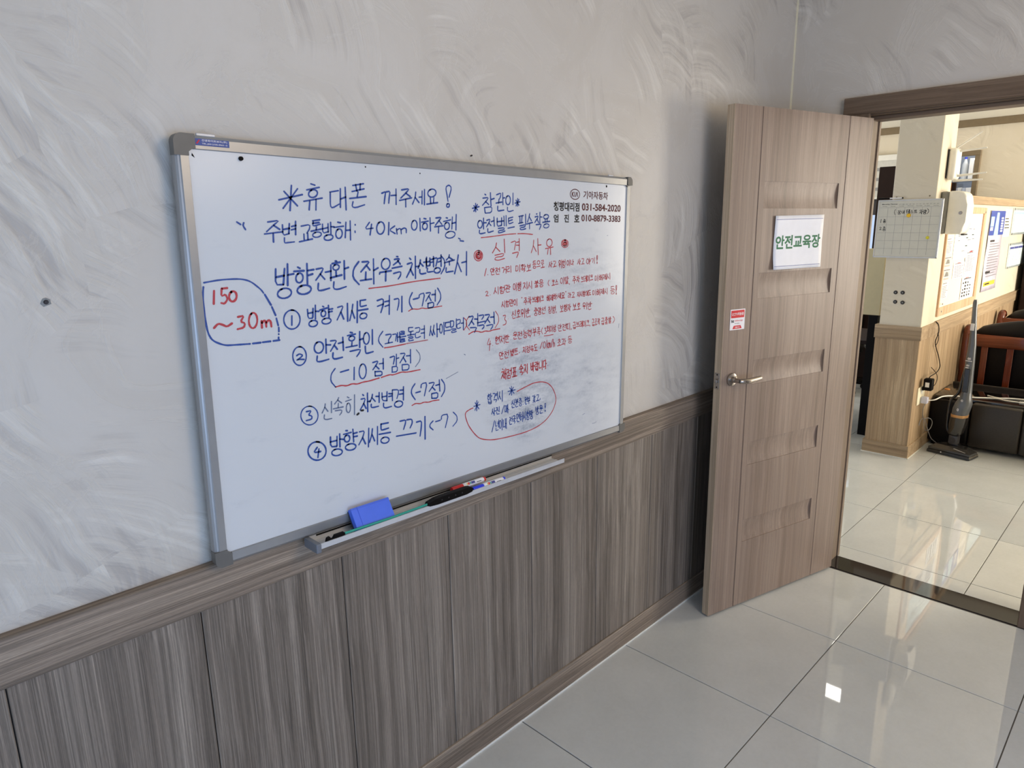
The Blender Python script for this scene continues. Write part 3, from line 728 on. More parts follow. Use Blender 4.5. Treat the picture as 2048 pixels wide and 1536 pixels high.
INK = 0.0006
def note(name, mat, width, items, it=1, faint=None):
    """items: (sheet, char, x0, y0, x1, y1) boxes or (sheet, [points]) free strokes"""
    paths = []
    for e in items:
        s = e[0]
        if isinstance(e[1], str):
            _, ch, x0, y0, x1, y1 = e
            for st in glyph(ch):
                closed = len(st) > 12
                j = 0.0 if closed else 0.032
                pp = [(x+random.uniform(-j, j), y+random.uniform(-j, j)) for x, y in st]
                sk = 0.12*(x1-x0)
                pp = [(x0+(x1-x0)*x, y0+(y1-y0)*y-sk*(x-0.5)) for x, y in pp]
                if not closed: pp = chaikin(pp, it)
                paths.append([S2(s, *q) for q in pp])
        else: paths.append([S2(s, *q) for q in chaikin(list(e[1]), 2)])
    return ribbon(paths, width, mat, name, wb, lambda x, y: to_board(x, y, INK))
def word(s, txt, x0, x1, y0, y1, slope=-0.18, gap=0.10):
    """spread a small word evenly; y0/y1 span the whole slanted word"""
    n = len(txt); out = []; cw = (x1-x0)/n
    rise = slope*(x1-x0-cw); hgt = (y1-y0)-abs(rise)
    for i, ch in enumerate(txt):
        if ch == ' ': continue
        xx = x0+cw*i
        yo = y0+abs(rise)+rise*(i/max(1, n-1)) if n > 1 else y0
        a, b_ = (0.02, 1-gap) if ch not in '.,!"(' else (0.0, 0.55)
        hh = hgt*random.uniform(0.9, 1.0)
        out.append((s, ch, xx+cw*a, yo, xx+cw*b_, yo+hh))
    return out
BLU, RED = M['pen_blue'], M['pen_red']
note('handwriting', BLU, 0.0036, [('A', '*', 715, 400, 880, 562), ('A', '휴', 885, 392, 1005, 560), ('A', '대', 1055, 415, 1165, 565), ('A', '폰', 1185, 385, 1300, 545), ('A', '꺼', 1398, 425, 1500, 530),
     ('A', '주', 1515, 420, 1598, 540), ('A', '세', 1600, 430, 1682, 535), ('A', '요', 1692, 420, 1768, 528), ('A', '!', 1795, 395, 1862, 545)])
note('handwriting', BLU, 0.0036, [('A', '주', 620, 628, 745, 768), ('A', '변', 740, 640, 835, 780), ('A', '교', 855, 655, 940, 770), ('A', '통', 930, 628, 1008, 742), ('A', '방', 1005, 640, 1085, 762),
     ('A', '해', 1085, 635, 1198, 765), ('A', ':', 1205, 630, 1240, 720), ('A', '4', 1285, 640, 1345, 725), ('A', '0', 1360, 640, 1422, 722), ('A', 'k', 1436, 640, 1495, 722), ('A', 'm', 1495, 660, 1565, 718),
     ('A', '이', 1595, 620, 1662, 705), ('A', '하', 1660, 612, 1745, 702), ('A', '주', 1745, 605, 1805, 712), ('A', '행', 1805, 600, 1892, 748), ('A', [(1905, 748), (1918, 755)]), ('A', [(1915, 765), (1940, 768)]),
     ('A', [(440, 640), (468, 658)]), ('A', [(488, 645), (482, 665), (500, 692)])])
note('handwriting', BLU, 0.0042, [('A', '방', 690, 925, 815, 1145), ('A', '향', 820, 920, 945, 1118), ('A', '전', 960, 925, 1068, 1092), ('A', '환', 1062, 895, 1175, 1086), ('A', '(', 1190, 905, 1258, 1056),
     ('A', '좌', 1258, 885, 1372, 1052), ('A', '.', 1370, 900, 1400, 990), ('A', '우', 1385, 875, 1465, 1028), ('A', '측', 1465, 870, 1535, 1015), ('A', '차', 1562, 872, 1645, 1020), ('A', '선', 1638, 875, 1697, 985),
     ('A', '변', 1690, 868, 1742, 975), ('A', '경', 1735, 862, 1792, 978), ('A', ')', 1785, 860, 1825, 985), ('A', '순', 1812, 852, 1878, 975), ('A', '서', 1880, 838, 1960, 1000)])
note('underline', RED, 0.0028, [('A', [(1312, 1080), (1450, 1064), (1600, 1035), (1785, 1012)]), ('A', [(1575, 1230), (1598, 1214), (1640, 1218), (1665, 1208), (1690, 1214), (1740, 1205), (1796, 1196)])])
note('outline_box', BLU, 0.0038, [('A', [(222, 1042), (330, 1022), (460, 1015), (530, 1030), (600, 1085), (618, 1110)]), ('A', [(625, 1118), (668, 1190)]), ('A', [(672, 1200), (698, 1258)]), ('A', [(702, 1275), (715, 1325)]), ('A', [(718, 1335), (719, 1365)]), ('A', [(718, 1378), (718, 1384)]), ('A', [(717, 1400), (717, 1412)]),
     ('A', [(221, 1068), (216, 1130), (228, 1250), (248, 1370), (280, 1425), (360, 1456), (430, 1452), (530, 1445)]), ('A', [(545, 1443), (600, 1437)]), ('A', [(610, 1435), (665, 1428)]), ('A', [(680, 1426), (725, 1420)])])
note('handwriting', RED, 0.0046, [('A', '1', 275, 1095, 305, 1185), ('A', '5', 335, 1078, 385, 1180), ('A', '0', 385, 1098, 445, 1166), ('A', '~', 292, 1290, 408, 1345), ('A', '3', 438, 1262, 502, 1345), ('A', '0', 515, 1240, 582, 1342), ('A', 'm', 605, 1262, 672, 1335)])
def cpath(cx, cy, rx, ry): return circ(cx, cy, rx, ry, 24, -1.3, 1.06)
def fillcircle(s, cx, cy, rx, ry): return (s, cpath(cx, cy, rx, ry))
def note_circ(name, mat, w, s, cx, cy, rx, ry):
    return ribbon([[S2(s, *q) for q in cpath(cx, cy, rx, ry)]], w, mat, name, wb, lambda x, y: to_board(x, y, INK))
note_circ('ring_mark', BLU, 0.0034, 'A', 805, 1285, 54, 63); note_circ('ring_mark', BLU, 0.0036, 'B', 723, 700, 45, 62)
note_circ('ring_mark', BLU, 0.0032, 'B', 788, 1093, 57, 62); note_circ('ring_mark', BLU, 0.0038, 'B', 838, 1327, 60, 61)
note('handwriting', BLU, 0.0038, [('A', '1', 795, 1258, 815, 1322), ('A', '방', 905, 1195, 982, 1332), ('A', '향', 990, 1188, 1072, 1314), ('A', '지', 1103, 1180, 1185, 1302), ('A', '시', 1188, 1170, 1245, 1305), ('A', '등', 1243, 1155, 1307, 1280),
     ('A', '켜', 1365, 1130, 1450, 1255), ('A', '기', 1480, 1130, 1540, 1238), ('A', '(', 1572, 1110, 1605, 1215), ('A', '-', 1603, 1115, 1640, 1180), ('A', '7', 1645, 1112, 1688, 1195), ('A', '점', 1688, 1092, 1755, 1208), ('A', ')', 1760, 1078, 1798, 1190)])
note('handwriting', BLU, 0.0040, [('B', '2', 700, 685, 755, 728), ('B', '안', 820, 588, 930, 738), ('B', '전', 925, 578, 1015, 718), ('B', '확', 1035, 545, 1142, 708), ('B', '인', 1145, 528, 1215, 682)])
note('handwriting', BLU, 0.0032, [('B', '(', 1232, 540, 1280, 642), ('B', '고', 1285, 553, 1338, 620), ('B', '개', 1338, 543, 1388, 612), ('B', '를', 1385, 535, 1425, 606), ('B', '돌', 1435, 510, 1482, 600), ('B', '려', 1485, 500, 1552, 590),
     ('B', '싸', 1580, 488, 1650, 576), ('B', '이', 1648, 480, 1682, 560), ('B', '드', 1680, 475, 1722, 548), ('B', '밀', 1718, 455, 1765, 545), ('B', '러', 1762, 450, 1808, 530)])
note('handwriting', M['pen_red'], 0.0024, [('B', ')', 1805, 445, 1835, 528), ('B', '(', 1815, 440, 1850, 530), ('B', ')', 2012, 402, 2048, 512)])
note('handwriting', BLU, 0.0038, [('B', '적', 1840, 425, 1902, 545), ('B', '극', 1898, 428, 1950, 525), ('B', '적', 1945, 412, 2012, 528)])
note('underline', RED, 0.0030, [('B', [(1283, 646), (1330, 640), (1425, 620)]), ('B', [(1840, 557), (1870, 538), (1900, 536), (1925, 545), (1950, 534), (1975, 538), (2000, 528), (2047, 520)])])
note('underline', M['pen_red_faint'], 0.0026, [('B', [(1430, 618), (1500, 606), (1570, 594)])])
note('handwriting', BLU, 0.0034, [('B', '(', 915, 782, 968, 905), ('B', '-', 990, 755, 1050, 845), ('B', '1', 1072, 770, 1095, 860), ('B', '0', 1112, 752, 1168, 850), ('B', '점', 1205, 722, 1280, 832), ('B', '감', 1320, 685, 1380, 805), ('B', '점', 1385, 662, 1458, 796)])
note('handwriting', M['pen_blue_faint'], 0.0024, [('B', ')', 1485, 655, 1530, 768)])
note('underline', RED, 0.0032, [('B', [(960, 905), (1000, 893), (1035, 898), (1070, 882), (1105, 886), (1140, 872), (1180, 866), (1250, 845)]), ('B', [(1262, 842), (1320, 822), (1340, 826), (1400, 804), (1430, 808), (1520, 790)])])
note('handwriting', BLU, 0.0034, [('B', '3', 762, 1062, 812, 1125)])
note('handwriting', M['pen_blue_faint'], 0.0030, [('B', '신', 872, 1000, 945, 1118), ('B', '속', 945, 972, 1012, 1092), ('B', '히', 1025, 960, 1098, 1090)])
note('smudge', M['ink_black'], 0.0050, [('B', [(1102, 1088), (1115, 1078)]), ('B', [(1128, 1060), (1145, 1058)])])
note('handwriting', BLU, 0.0036, [('B', '차', 1125, 948, 1190, 1070), ('B', '선', 1185, 942, 1252, 1042), ('B', '변', 1262, 928, 1338, 1042), ('B', '경', 1338, 902, 1412, 1038), ('B', '(', 1452, 885, 1492, 988), ('B', '-', 1488, 900, 1525, 975), ('B', '7', 1525, 875, 1572, 965), ('B', '점', 1578, 860, 1650, 982), ('B', ')', 1655, 855, 1692, 965)])
note('underline', RED, 0.0026, [('B', [(1465, 1027), (1490, 1012), (1520, 1016), (1545, 1004), (1575, 1006), (1600, 996), (1645, 990)])])
note('handwriting', BLU, 0.0040, [('B', '4', 812, 1300, 865, 1368), ('B', '방', 920, 1212, 1015, 1358), ('B', '향', 1010, 1180, 1105, 1322), ('B', '지', 1115, 1180, 1190, 1302), ('B', '시', 1185, 1165, 1248, 1285), ('B', '등', 1248, 1143, 1322, 1276),
     ('B', '끄', 1365, 1112, 1490, 1245), ('B', '기', 1495, 1105, 1562, 1252)])
note('handwriting', BLU, 0.0034, [('B', '(', 1575, 1128, 1610, 1190), ('B', '-', 1618, 1095, 1655, 1165), ('B', '7', 1660, 1085, 1712, 1175), ('B', ')', 1730, 1070, 1775, 1160)])
note('handwriting', BLU, 0.0036, [('C', '*', 238, 308, 315, 398), ('C', '참', 345, 200, 475, 412), ('C', '관', 498, 195, 590, 392), ('C', '인', 600, 203, 690, 398), ('C', '*', 700, 252, 756, 342)])
note('handwriting', BLU, 0.0036, [('C', '안', 298, 472, 388, 638), ('C', '전', 390, 458, 478, 622), ('C', '벨', 502, 445, 605, 620), ('C', '트', 620, 450, 692, 602), ('C', '필', 738, 425, 828, 592), ('C', '수', 825, 415, 888, 582), ('C', '착', 913, 408, 992, 584), ('C', '용', 995, 425, 1075, 572)])
note('underline', RED, 0.0026, [('C', [(333, 676), (450, 665), (600, 642), (710, 634)]), ('C', [(728, 634), (800, 632), (890, 642)])])
# two scribbled red dots either side of the heading
for (cx, cy, rx, ry) in ((305, 870, 46, 56), (1237, 740, 38, 42)):
    items = [[S2('C', *q) for q in cpath(cx, cy, rx, ry)]]
    for k in range(4):
        items.append([S2('C', *q) for q in cpath(cx+random.uniform(-4, 4), cy+random.uniform(-3, 5), rx*(0.72-0.17*k), ry*(0.70-0.17*k))])
    ribbon(items, 0.0028, RED, 'scribbled_dot', wb, lambda x, y: to_board(x, y, INK))
note('handwriting', RED, 0.0028, [('C', '실', 455, 700, 608, 918), ('C', '격', 658, 690, 750, 892), ('C', '사', 873, 685, 978, 862), ('C', '유', 1028, 683, 1112, 858)])
SM = 0.0023
def words(mat, w, lst, s, slope=-0.18):
    it = []
    for (t, x0, x1, y0, y1) in lst: it += word(s, t, x0, x1, y0, y1, slope)
    return note('handwriting', mat, w, it)
words(RED, SM, [('/', 370, 395, 1010, 1090), ('.', 398, 428, 1000, 1085), ('안전', 435, 540, 995, 1085), ('거리', 555, 668, 980, 1065), ('미확보', 705, 880, 955, 1055), ('등으로', 888, 1022, 915, 1015), ('사고', 1063, 1150, 925, 1005), ('위험', 1170, 1245, 910, 1008), ('이나', 1258, 1338, 910, 985), ('사고', 1372, 1452, 898, 975), ('야기', 1470, 1568, 890, 968), ('!', 1572, 1608, 865, 962)], 'C', -0.12)
words(RED, SM, [('2', 380, 418, 1250, 1310), ('.', 425, 450, 1240, 1300), ('시험관', 470, 655, 1185, 1290), ('이행', 680, 768, 1155, 1255), ('지시', 788, 890, 1145, 1245), ('불응', 908, 1010, 1128, 1215), ('(', 1050, 1088, 1135, 1198), ('코스', 1095, 1168, 1125, 1198), ('이탈', 1188, 1282, 1095, 1182), (',', 1280, 1305, 1100, 1180), ('주차', 1320, 1402, 1085, 1168), ('브레이크', 1410, 1542, 1075, 1165), ('미해제시', 1560, 1732, 1060, 1150)], 'C', -0.15)
words(RED, SM, [('시험관이', 555, 730, 1335, 1435), ('"', 765, 795, 1320, 1350), ('주차', 793, 882, 1312, 1400), ('브레이크', 885, 1012, 1300, 1385), ('해제', 1040, 1112, 1288, 1365), ('하세요', 1112, 1240, 1265, 1348), ('"', 1240, 1265, 1255, 1290), ('라고', 1270, 1348, 1262, 1330), ('지시함에도', 1368, 1522, 1240, 1322), ('미해제시', 1535, 1702, 1218, 1308), ('등', 1725, 1782, 1200, 1292), ('!', 1778, 1815, 1192, 1295)], 'C', -0.15)
words(RED, SM, [('3', 565, 615, 160, 272), ('.', 618, 645, 120, 218), ('신호위반', 665, 862, 88, 208), (',', 855, 880, 90, 178), ('중앙선', 903, 1030, 68, 170), ('침범', 1058, 1140, 60, 150), (',', 1140, 1165, 60, 135), ('보행자', 1183, 1305, 40, 135), ('보호', 1322, 1410, 30, 118), ('위반', 1430, 1532, 18, 112)], 'D', -0.15)
words(RED, SM, [('4', 392, 448, 415, 550), ('.', 452, 478, 400, 500), ('현저한', 485, 642, 372, 482), ('운전', 678, 778, 338, 432), ('능력', 788, 880, 315, 412), ('부족', 888, 978, 292, 392), ('(', 982, 1012, 300, 375), ('3', 1015, 1042, 300, 362), ('회이상', 1042, 1145, 268, 355), ('안전띠', 1163, 1300, 248, 342), (',', 1300, 1320, 250, 320), ('급브레이크', 1322, 1505, 215, 312), (',', 1502, 1525, 210, 285), ('급조작', 1528, 1618, 195, 285), ('급출발', 1628, 1742, 180, 268), (')', 1750, 1782, 175, 250)], 'D', -0.15)
note('underline', RED, 0.0022, [('D', [(1012, 388), (1060, 382), (1112, 372)])])
words(RED, SM, [('안전', 528, 635, 545, 640), ('벨트', 645, 738, 520, 612), ('.', 740, 765, 480, 575), ('지정속도', 783, 945, 478, 575), ('/0', 965, 1035, 450, 530), ('km/h', 1040, 1132, 420, 520), ('초과', 1153, 1252, 412, 500), ('등', 1268, 1318, 390, 470)], 'D', -0.18)
words(RED, 0.0032, [('채점표', 550, 725, 720, 862), ('숙지', 743, 845, 685, 810), ('바랍니다', 868, 1045, 645, 775), ('.', 1045, 1075, 620, 722)], 'D', -0.18)
words(BLU, 0.0028, [('*', 622, 712, 925, 1028), ('*', 252, 332, 1080, 1208), ('합격시', 400, 575, 975, 1125)], 'D', -0.25)
words(BLU, 0.0027, [('사진', 445, 540, 1150, 1250), ('/매', 550, 628, 1125, 1235), ('.', 625, 650, 1100, 1190), ('신분증', 660, 778, 1058, 1165), ('.', 780, 805, 1050, 1130), ('원부', 805, 865, 1040, 1130), ('갖고', 885, 965, 1015, 1105), (',', 965, 985, 1000, 1070)], 'D', -0.22)
words(BLU, 0.0027, [('/년이내', 445, 612, 1275, 1430), ('전국', 635, 710, 1245, 1345), ('면허시험장', 715, 895, 1185, 1320), ('방문', 918, 1005, 1135, 1235), ('!', 1008, 1055, 1110, 1205)], 'D', -0.22)
note('loop_line', RED, 0.0026, [('D', [(720, 986), (800, 942), (900, 892), (985, 880), (1050, 892), (1105, 945), (1138, 1030), (1142, 1090), (1110, 1190), (1040, 1290), (940, 1368), (800, 1430), (600, 1482), (450, 1510), (320, 1498), (250, 1430), (190, 1340), (160, 1240), (172, 1205), (210, 1180), (247, 1163)])])
# stray marks
note('stray_mark', M['pen_blue_faint'], 0.0016, [('B', [(1690, 850), (1770, 805)]), ('D', [(150, 583), (165, 592)]), ('C', [(1690, 655), (1702, 652)]), ('D', [(1530, 1330), (1560, 1325), (1575, 1310)]), ('D', [(1425, 1238), (1450, 1222)]), ('D', [(1820, 255), (1815, 300)])])

# printed lettering (built-in font, flattened to thin ink)
def text_mesh(body, bold=0.0):
    c = bpy.data.curves.new('t', 'FONT'); c.body = body; c.offset = bold; c.resolution_u = 3
    o = bpy.data.objects.new('t', c); COL.objects.link(o)
    dg = bpy.context.evaluated_depsgraph_get()
    me = bpy.data.meshes.new_from_object(o.evaluated_get(dg))
    bpy.data.objects.remove(o); bpy.data.curves.remove(c)
    return me
def print_text(name, body, mat, parent, fn, bold=0.0):
    """fn(s, t) places the lettering: s 0..1 along, t 0..1 up"""
    me = text_mesh(body, bold)
    xs = [v.co.x for v in me.vertices]; ys = [v.co.y for v in me.vertices]
    x0, x1, y0, y1 = min(xs), max(xs), min(ys), max(ys)
    for v in me.vertices: v.co = fn((v.co.x-x0)/(x1-x0), (v.co.y-y0)/(y1-y0))
    me.name = name; me.materials.clear(); me.materials.append(mat); me.update()
    return link(bpy.data.objects.new(name, me), parent)
def flat(o, ex, ez, w, h):
    o = Vector(o); ex = Vector(ex); ez = Vector(ez)
    return lambda s, t: o+ex*(s*w)+ez*(t*h)
def bquad(x0, yt0, yb0, x1, yt1, yb1):
    A, B_, C_, D_ = to_board(x0, yb0, INK), to_board(x1, yb1, INK), to_board(x1, yt1, INK), to_board(x0, yt0, INK)
    z0 = (A.z+B_.z)/2; z1 = (C_.z+D_.z)/2
    return flat((A.x, -INK, z0), (1, 0, 0), (0, 0, 1), B_.x-A.x, z1-z0)
print_text('printed_lettering', '기아자동차', M['ink_maroon'], wb, bquad(1166.5, 382.6, 399, 1215.5, 384.0, 399.0), 0.016)
print_text('printed_lettering', '청평대리점', M['ink_black'], wb, bquad(1107, 403.5, 423, 1158.5, 405.5, 422.5), 0.028)
print_text('printed_lettering', '031-584-2020', M['ink_maroon'], wb, bquad(1163.5, 407.5, 423.0, 1240.8, 409.5, 422.6), 0.024)
for ch, xa, xb in (('엄', 1107, 1116.5), ('진', 1128, 1137.5), ('호', 1148, 1158.5)):
    print_text('printed_lettering', ch, M['ink_black'], wb, bquad(xa, 428.5, 445.5, xb, 429.5, 444.5), 0.028)
print_text('printed_lettering', '010-8879-3383', M['ink_maroon'], wb, bquad(1162.5, 429.8, 444.4, 1240.4, 431.3, 443.6), 0.024)
ce = to_board(1149.9, 389.0)
def oval(name, rx, rz, w, mat, parent, n=40, dep=INK):
    V = []; F = []
    for i in range(n):
        a = 2*PI*i/n
        V += [(ce.x+(rx)*math.cos(a), -dep, ce.z+rz*math.sin(a)), (ce.x+(rx-w)*math.cos(a), -dep, ce.z+(rz-w)*math.sin(a))]
    for i in range(n):
        j = (i+1) % n; F.append((2*i, 2*j, 2*j+1, 2*i+1))
    return mk(name, V, F, mat, parent)
oval('oval_emblem', 0.0245, 0.0165, 0.0026, M['ink_maroon'], wb)
cm = MB()
kz = 0.0075
def bar(b, x0, z0, x1, z1, w=0.0028):
    d = Vector((x1-x0, 0, z1-z0)).normalized(); n_ = Vector((-d.z, 0, d.x))*w/2
    A = Vector((ce.x+x0, -INK, ce.z+z0)); B_ = Vector((ce.x+x1, -INK, ce.z+z1))
    b.quad(A+n_, B_+n_, B_-n_, A-n_)
bar(cm, -.0145, -kz, -.0145, kz); bar(cm, -.0055, kz, -.0135, 0.0); bar(cm, -.0135, 0.001, -.0050, -kz)
bar(cm, -.0010, -kz, -.0010, kz); bar(cm, .0035, -kz, .0090, kz); bar(cm, .0090, kz, .0145, -kz)
cm.build('emblem_letters', M['ink_maroon'], wb)
print_text('label_lettering', '건영화이트보드(주)', M['ink_white'], wb, flat((0.0530, -0.0056, 0.8835), (1, 0, 0), (0, 0, 1), 0.050, 0.0048), 0.01)
print_text('label_lettering', 'TEL.(031)335-0061~2', M['ink_white'], wb, flat((0.0530, -0.0056, 0.8782), (1, 0, 0), (0, 0, 1), 0.050, 0.0034), 0.01)
b = MB(); b.quad((0.0415, -0.0056, 0.8795), (0.0445, -0.0056, 0.8795), (0.0500, -0.0056, 0.8868), (0.0470, -0.0056, 0.8868)); b.build('label_mark', M['ink_red'], wb)

# ------------------------------------------------------------------ things in the tray
def tray_thing(name, u, dep, v, label, cat, group=None, rot=0.0):
    return empty(name, bw(u, dep, v), (0, BT+rot, 0), label, cat, group)
# eraser, leaning back on the frame
e = tray_thing('board_eraser', 0.3850, 0.044, -0.0105, 'bright blue plastic whiteboard eraser leaning in the pen tray', 'eraser')
e.rotation_euler = (-0.56, BT, 0)
MB().box(-0.056, 0.056, -0.006, 0.009, 0.0, 0.060, 0.0008, 1).build('eraser_body', M['blue_er'], e)
MB().box(-0.054, 0.054, 0.009, 0.019, 0.0015, 0.0585, 0.001, 1).build('felt_pad', M['felt'], e)
MB().box(-0.056, 0.056, -0.0068, -0.006, 0.0555, 0.0567).build('moulded_ridge', M['blue_er_dk'], e)
MB().box(-0.0385, -0.0375, -0.0068, -0.006, 0.0, 0.060).build('moulded_ridge', M['blue_er_dk'], e)
# pointer
e = tray_thing('pointer_stick', 0.24, 0.046, -0.0085, 'teal pointing stick with black ribbed grip and black hooked tip, lying in the tray', 'pointer')
MB().tube([(0.046, 0, 0.010), (0.18, -0.002, 0.009), (0.31, 0.0, 0.010)], 0.0030, 10).build('shaft', M['teal'], e, True)
b = MB(); b.prism([(0.0, 0.004), (0.003, 0.0135), (0.010, 0.0150), (0.012, 0.0085), (0.019, 0.0085), (0.024, 0.0150), (0.048, 0.0150), (0.050, 0.0125), (0.050, 0.0065), (0.046, 0.0045), (0.004, 0.0015)], -0.004, 0.004, 'y')
b.build('hooked_tip', M['black'], e)
b = MB(); b.prism([(0.298, 0.008), (0.302, 0.015), (0.325, 0.0205), (0.345, 0.0215), (0.440, 0.0215), (0.452, 0.0195), (0.458, 0.015), (0.455, 0.006), (0.435, 0.003), (0.33, 0.003), (0.305, 0.005)], -0.008, 0.008, 'y')
g_ = b.build('grip', M['black'], e)
for k in range(4):
    MB().cyl((0.345+0.024*k, -0.0078, 0.0125), (0.345+0.024*k, -0.0095, 0.0125), 0.0022, 0.0012, 10).build('grip_stud', M['rubber'], g_)
# markers
def marker(u, dep, v, label, capm, yaw):
    e = empty('board_marker', bw(u, dep, v), (0, BT, yaw), label, 'marker', None)
    r = 0.0078
    MB().cyl((0.0, 0, r), (0.040, 0, r), r*0.98, r*1.02, 20, True, 0.0015).build('cap', capm, e, True)
    MB().cyl((0.040, 0, r), (0.118, 0, r), r, r, 20, True, 0.0008).build('barrel', M['pen_white'], e, True)
    MB().cyl((0.118, 0, r), (0.126, 0, r), r*1.0, r*0.86, 20, True, 0.0012).build('end_plug', capm, e, True)
    for k, (x0, x1, mm) in enumerate(((0.052, 0.055, 'yellow'), (0.056, 0.062, 'ink_red'), (0.063, 0.067, 'teal'), (0.068, 0.082, 'ink_navy'), (0.088, 0.106, 'ink_black'))):
        b = MB(); n = 6; a0 = PI*0.62 if k < 4 else PI*0.85; a1 = a0+(0.9 if k < 4 else 0.22)
        for i in range(n):
            t0 = a0+(a1-a0)*i/n; t1 = a0+(a1-a0)*(i+1)/n; rr = r+0.0002
            P = lambda x, t: (x, rr*math.cos(t), r+rr*math.sin(t))
            b.quad(P(x0, t0), P(x1, t0), P(x1, t1), P(x0, t1))
        b.build('printed_band', M[mm], e)
    return e
marker(0.655, 0.018, -0.0035, 'white board marker with red cap, behind the pointer grip in the tray', M['red_cap'], 0.0)
marker(0.712, 0.042, -0.012, 'white board marker with blue cap, in front in the tray', M['blue_cap'], 0.0)

# small things in the plaster
e = empty('wall_screw', (-0.226, 0, 1.535), label='rusty screw in a ragged hole, plaster left of the whiteboard', cat='screw')
MB().cyl((0, -0.0005, 0), (0, -0.004, 0), 0.0045, 0.003, 10).build('screw_head', M['rubber'], e, True)
b = MB(); ring = [(0.011*math.cos(a)*random.uniform(.6, 1.1), 0.009*math.sin(a)*random.uniform(.6, 1.1)) for a in [2*PI*k/9 for k in range(9)]]
b.prism(ring, -0.0012, 0.0, 'y'); b.build('ragged_hole', M['grey_pl'], e)
e = empty('wall_nail', (0.796, 0, 1.841), label='tiny nail in the plaster above the middle of the whiteboard', cat='nail')
MB().cyl((0, 0, 0), (0, -0.006, 0.001), 0.0018, 0.0022, 8).build('nail_head', M['rubber'], e)

# ------------------------------------------------------------------ the open door
DE = Vector((1.9529189, -0.16222294, 0)); DD = Vector((0.96602688, -0.25844162, 0)); DN = Vector((-0.25844162, -0.96602688, 0))
dang = math.atan2(DD.y, DD.x)
door = empty('door_1', DE, (0, 0, dang), kind='structure')
# local axes: x along the leaf from latch to hinge, -y out of the visible face
DW, DH, D0, DT = 0.834, 2.078, 0.010, 0.035
def leaf_face():
    """front face with two routed grooves and five scooped panels"""
    b = MB(); bm = b.bm
    gx = [0.1500, 0.6760]; gw = 0.0055; gd = 0.0055
    rec = [(0.3085, 0.4110), (0.6585, 0.7610), (1.0085, 1.1095), (1.3580, 1.4610), (1.7085, 1.8100)]
    rx0, rx1 = 0.1825, 0.6370
    def grid_rect(x0, x1, z0, z1): b.quad((x0, 0, z0), (x1, 0, z0), (x1, 0, z1), (x0, 0, z1))
    for (x0, x1) in ((0.0, gx[0]-gw/2), (gx[1]+gw/2, DW)): grid_rect(x0, x1, D0, DH)
    for g in gx:
        b.quad((g-gw/2, 0, D0), (g, gd, D0), (g, gd, DH), (g-gw/2, 0, DH)); b.quad((g, gd, D0), (g+gw/2, 0, D0), (g+gw/2, 0, DH), (g, gd, DH))
    m0, m1 = gx[0]+gw/2, gx[1]-gw/2
    grid_rect(m0, rx0, D0, DH); grid_rect(rx1, m1, D0, DH)
    cur = D0
    for (z0, z1) in rec:
        grid_rect(rx0, rx1, cur, z0); cur = z1
        n = 14; dep = []
        for i in range(n+1):
            t = i/n; dep.append(0.0028+0.0050*math.sin(PI*t))
        zz = [z0+(z1-z0)*i/n for i in range(n+1)]
        b.quad((rx0, 0, z0), (rx1, 0, z0), (rx1, dep[0], z0), (rx0, dep[0], z0)); b.quad((rx0, 0, z1), (rx1, 0, z1), (rx1, dep[-1], z1), (rx0, dep[-1], z1))
        for i in range(n):
            b.quad((rx0, dep[i], zz[i]), (rx1, dep[i], zz[i]), (rx1, dep[i+1], zz[i+1]), (rx0, dep[i+1], zz[i+1]))
            for x in (rx0, rx1): b.quad((x, 0, zz[i]), (x, dep[i], zz[i]), (x, dep[i+1], zz[i+1]), (x, 0, zz[i+1]))
    grid_rect(rx0, rx1, cur, DH)
    # back, top, bottom, hinge side
    b.quad((0, DT, D0), (DW, DT, D0), (DW, DT, DH), (0, DT, DH)); b.quad((0, 0, DH), (DW, 0, DH), (DW, DT, DH), (0, DT, DH))
    b.quad((0, 0, D0), (DW, 0, D0), (DW, DT, D0), (0, DT, D0)); b.quad((DW, 0, D0), (DW, DT, D0), (DW, DT, DH), (DW, 0, DH))
    bmesh.ops.remove_doubles(bm, verts=list(bm.verts), dist=0.00005)
    return b.build('door_leaf', M['door'], door)
leaf_face()
MB().box(-0.0012, 0.0004, 0.0, DT, D0, DH).build('edge_band', M['door_edge'], door)
# lever handle
hz, hx = 1.045, 0.058
hnd = MB(); hnd.cyl((hx, 0.0, hz), (hx, -0.009, hz), 0.0265, 0.0255, 32, True, 0.002)
H_ = hnd.build('handle_rose', M['steel'], door, True)
b = MB(); b.cyl((hx, -0.008, hz), (hx, -0.024, hz), 0.013, 0.011, 24, True, 0.001).cyl((hx, -0.024, hz), (hx, -0.047, hz), 0.0095, 0.0088, 20)
b.build('handle_neck', M['steel'], H_, True)
b = MB(); P_ = smooth_path([(hx-0.002, -0.047, hz), (hx+0.012, -0.054, hz), (hx+0.035, -0.055, hz-0.002), (hx+0.07, -0.052, hz-0.001), (hx+0.115, -0.049, hz+0.001)], 3)
n_ = len(P_); b.tube(P_, 0.009, 14, [0.0085+0.0022*math.sin(PI*min(1, i/n_*1.1)) for i in range(n_)])
b.build('handle_lever', M['steel'], H_, True)
MB().cyl((hx+0.02, -0.0655, hz-0.001), (hx+0.02, -0.0675, hz-0.001), 0.0048, n=14).build('lock_cylinder', M['steel'], H_, True)
b = MB(); b.cyl((hx, DT, hz), (hx, DT+0.009, hz), 0.0265, 0.0255, 24); b.build('handle_rose', M['steel'], door, True)
b = MB(); b.tube(smooth_path([(hx, DT+0.008, hz), (hx, DT+0.046, hz), (hx+0.03, DT+0.052, hz), (hx+0.11, DT+0.048, hz)], 2), 0.009, 12); b.build('handle_lever', M['steel'], door, True)
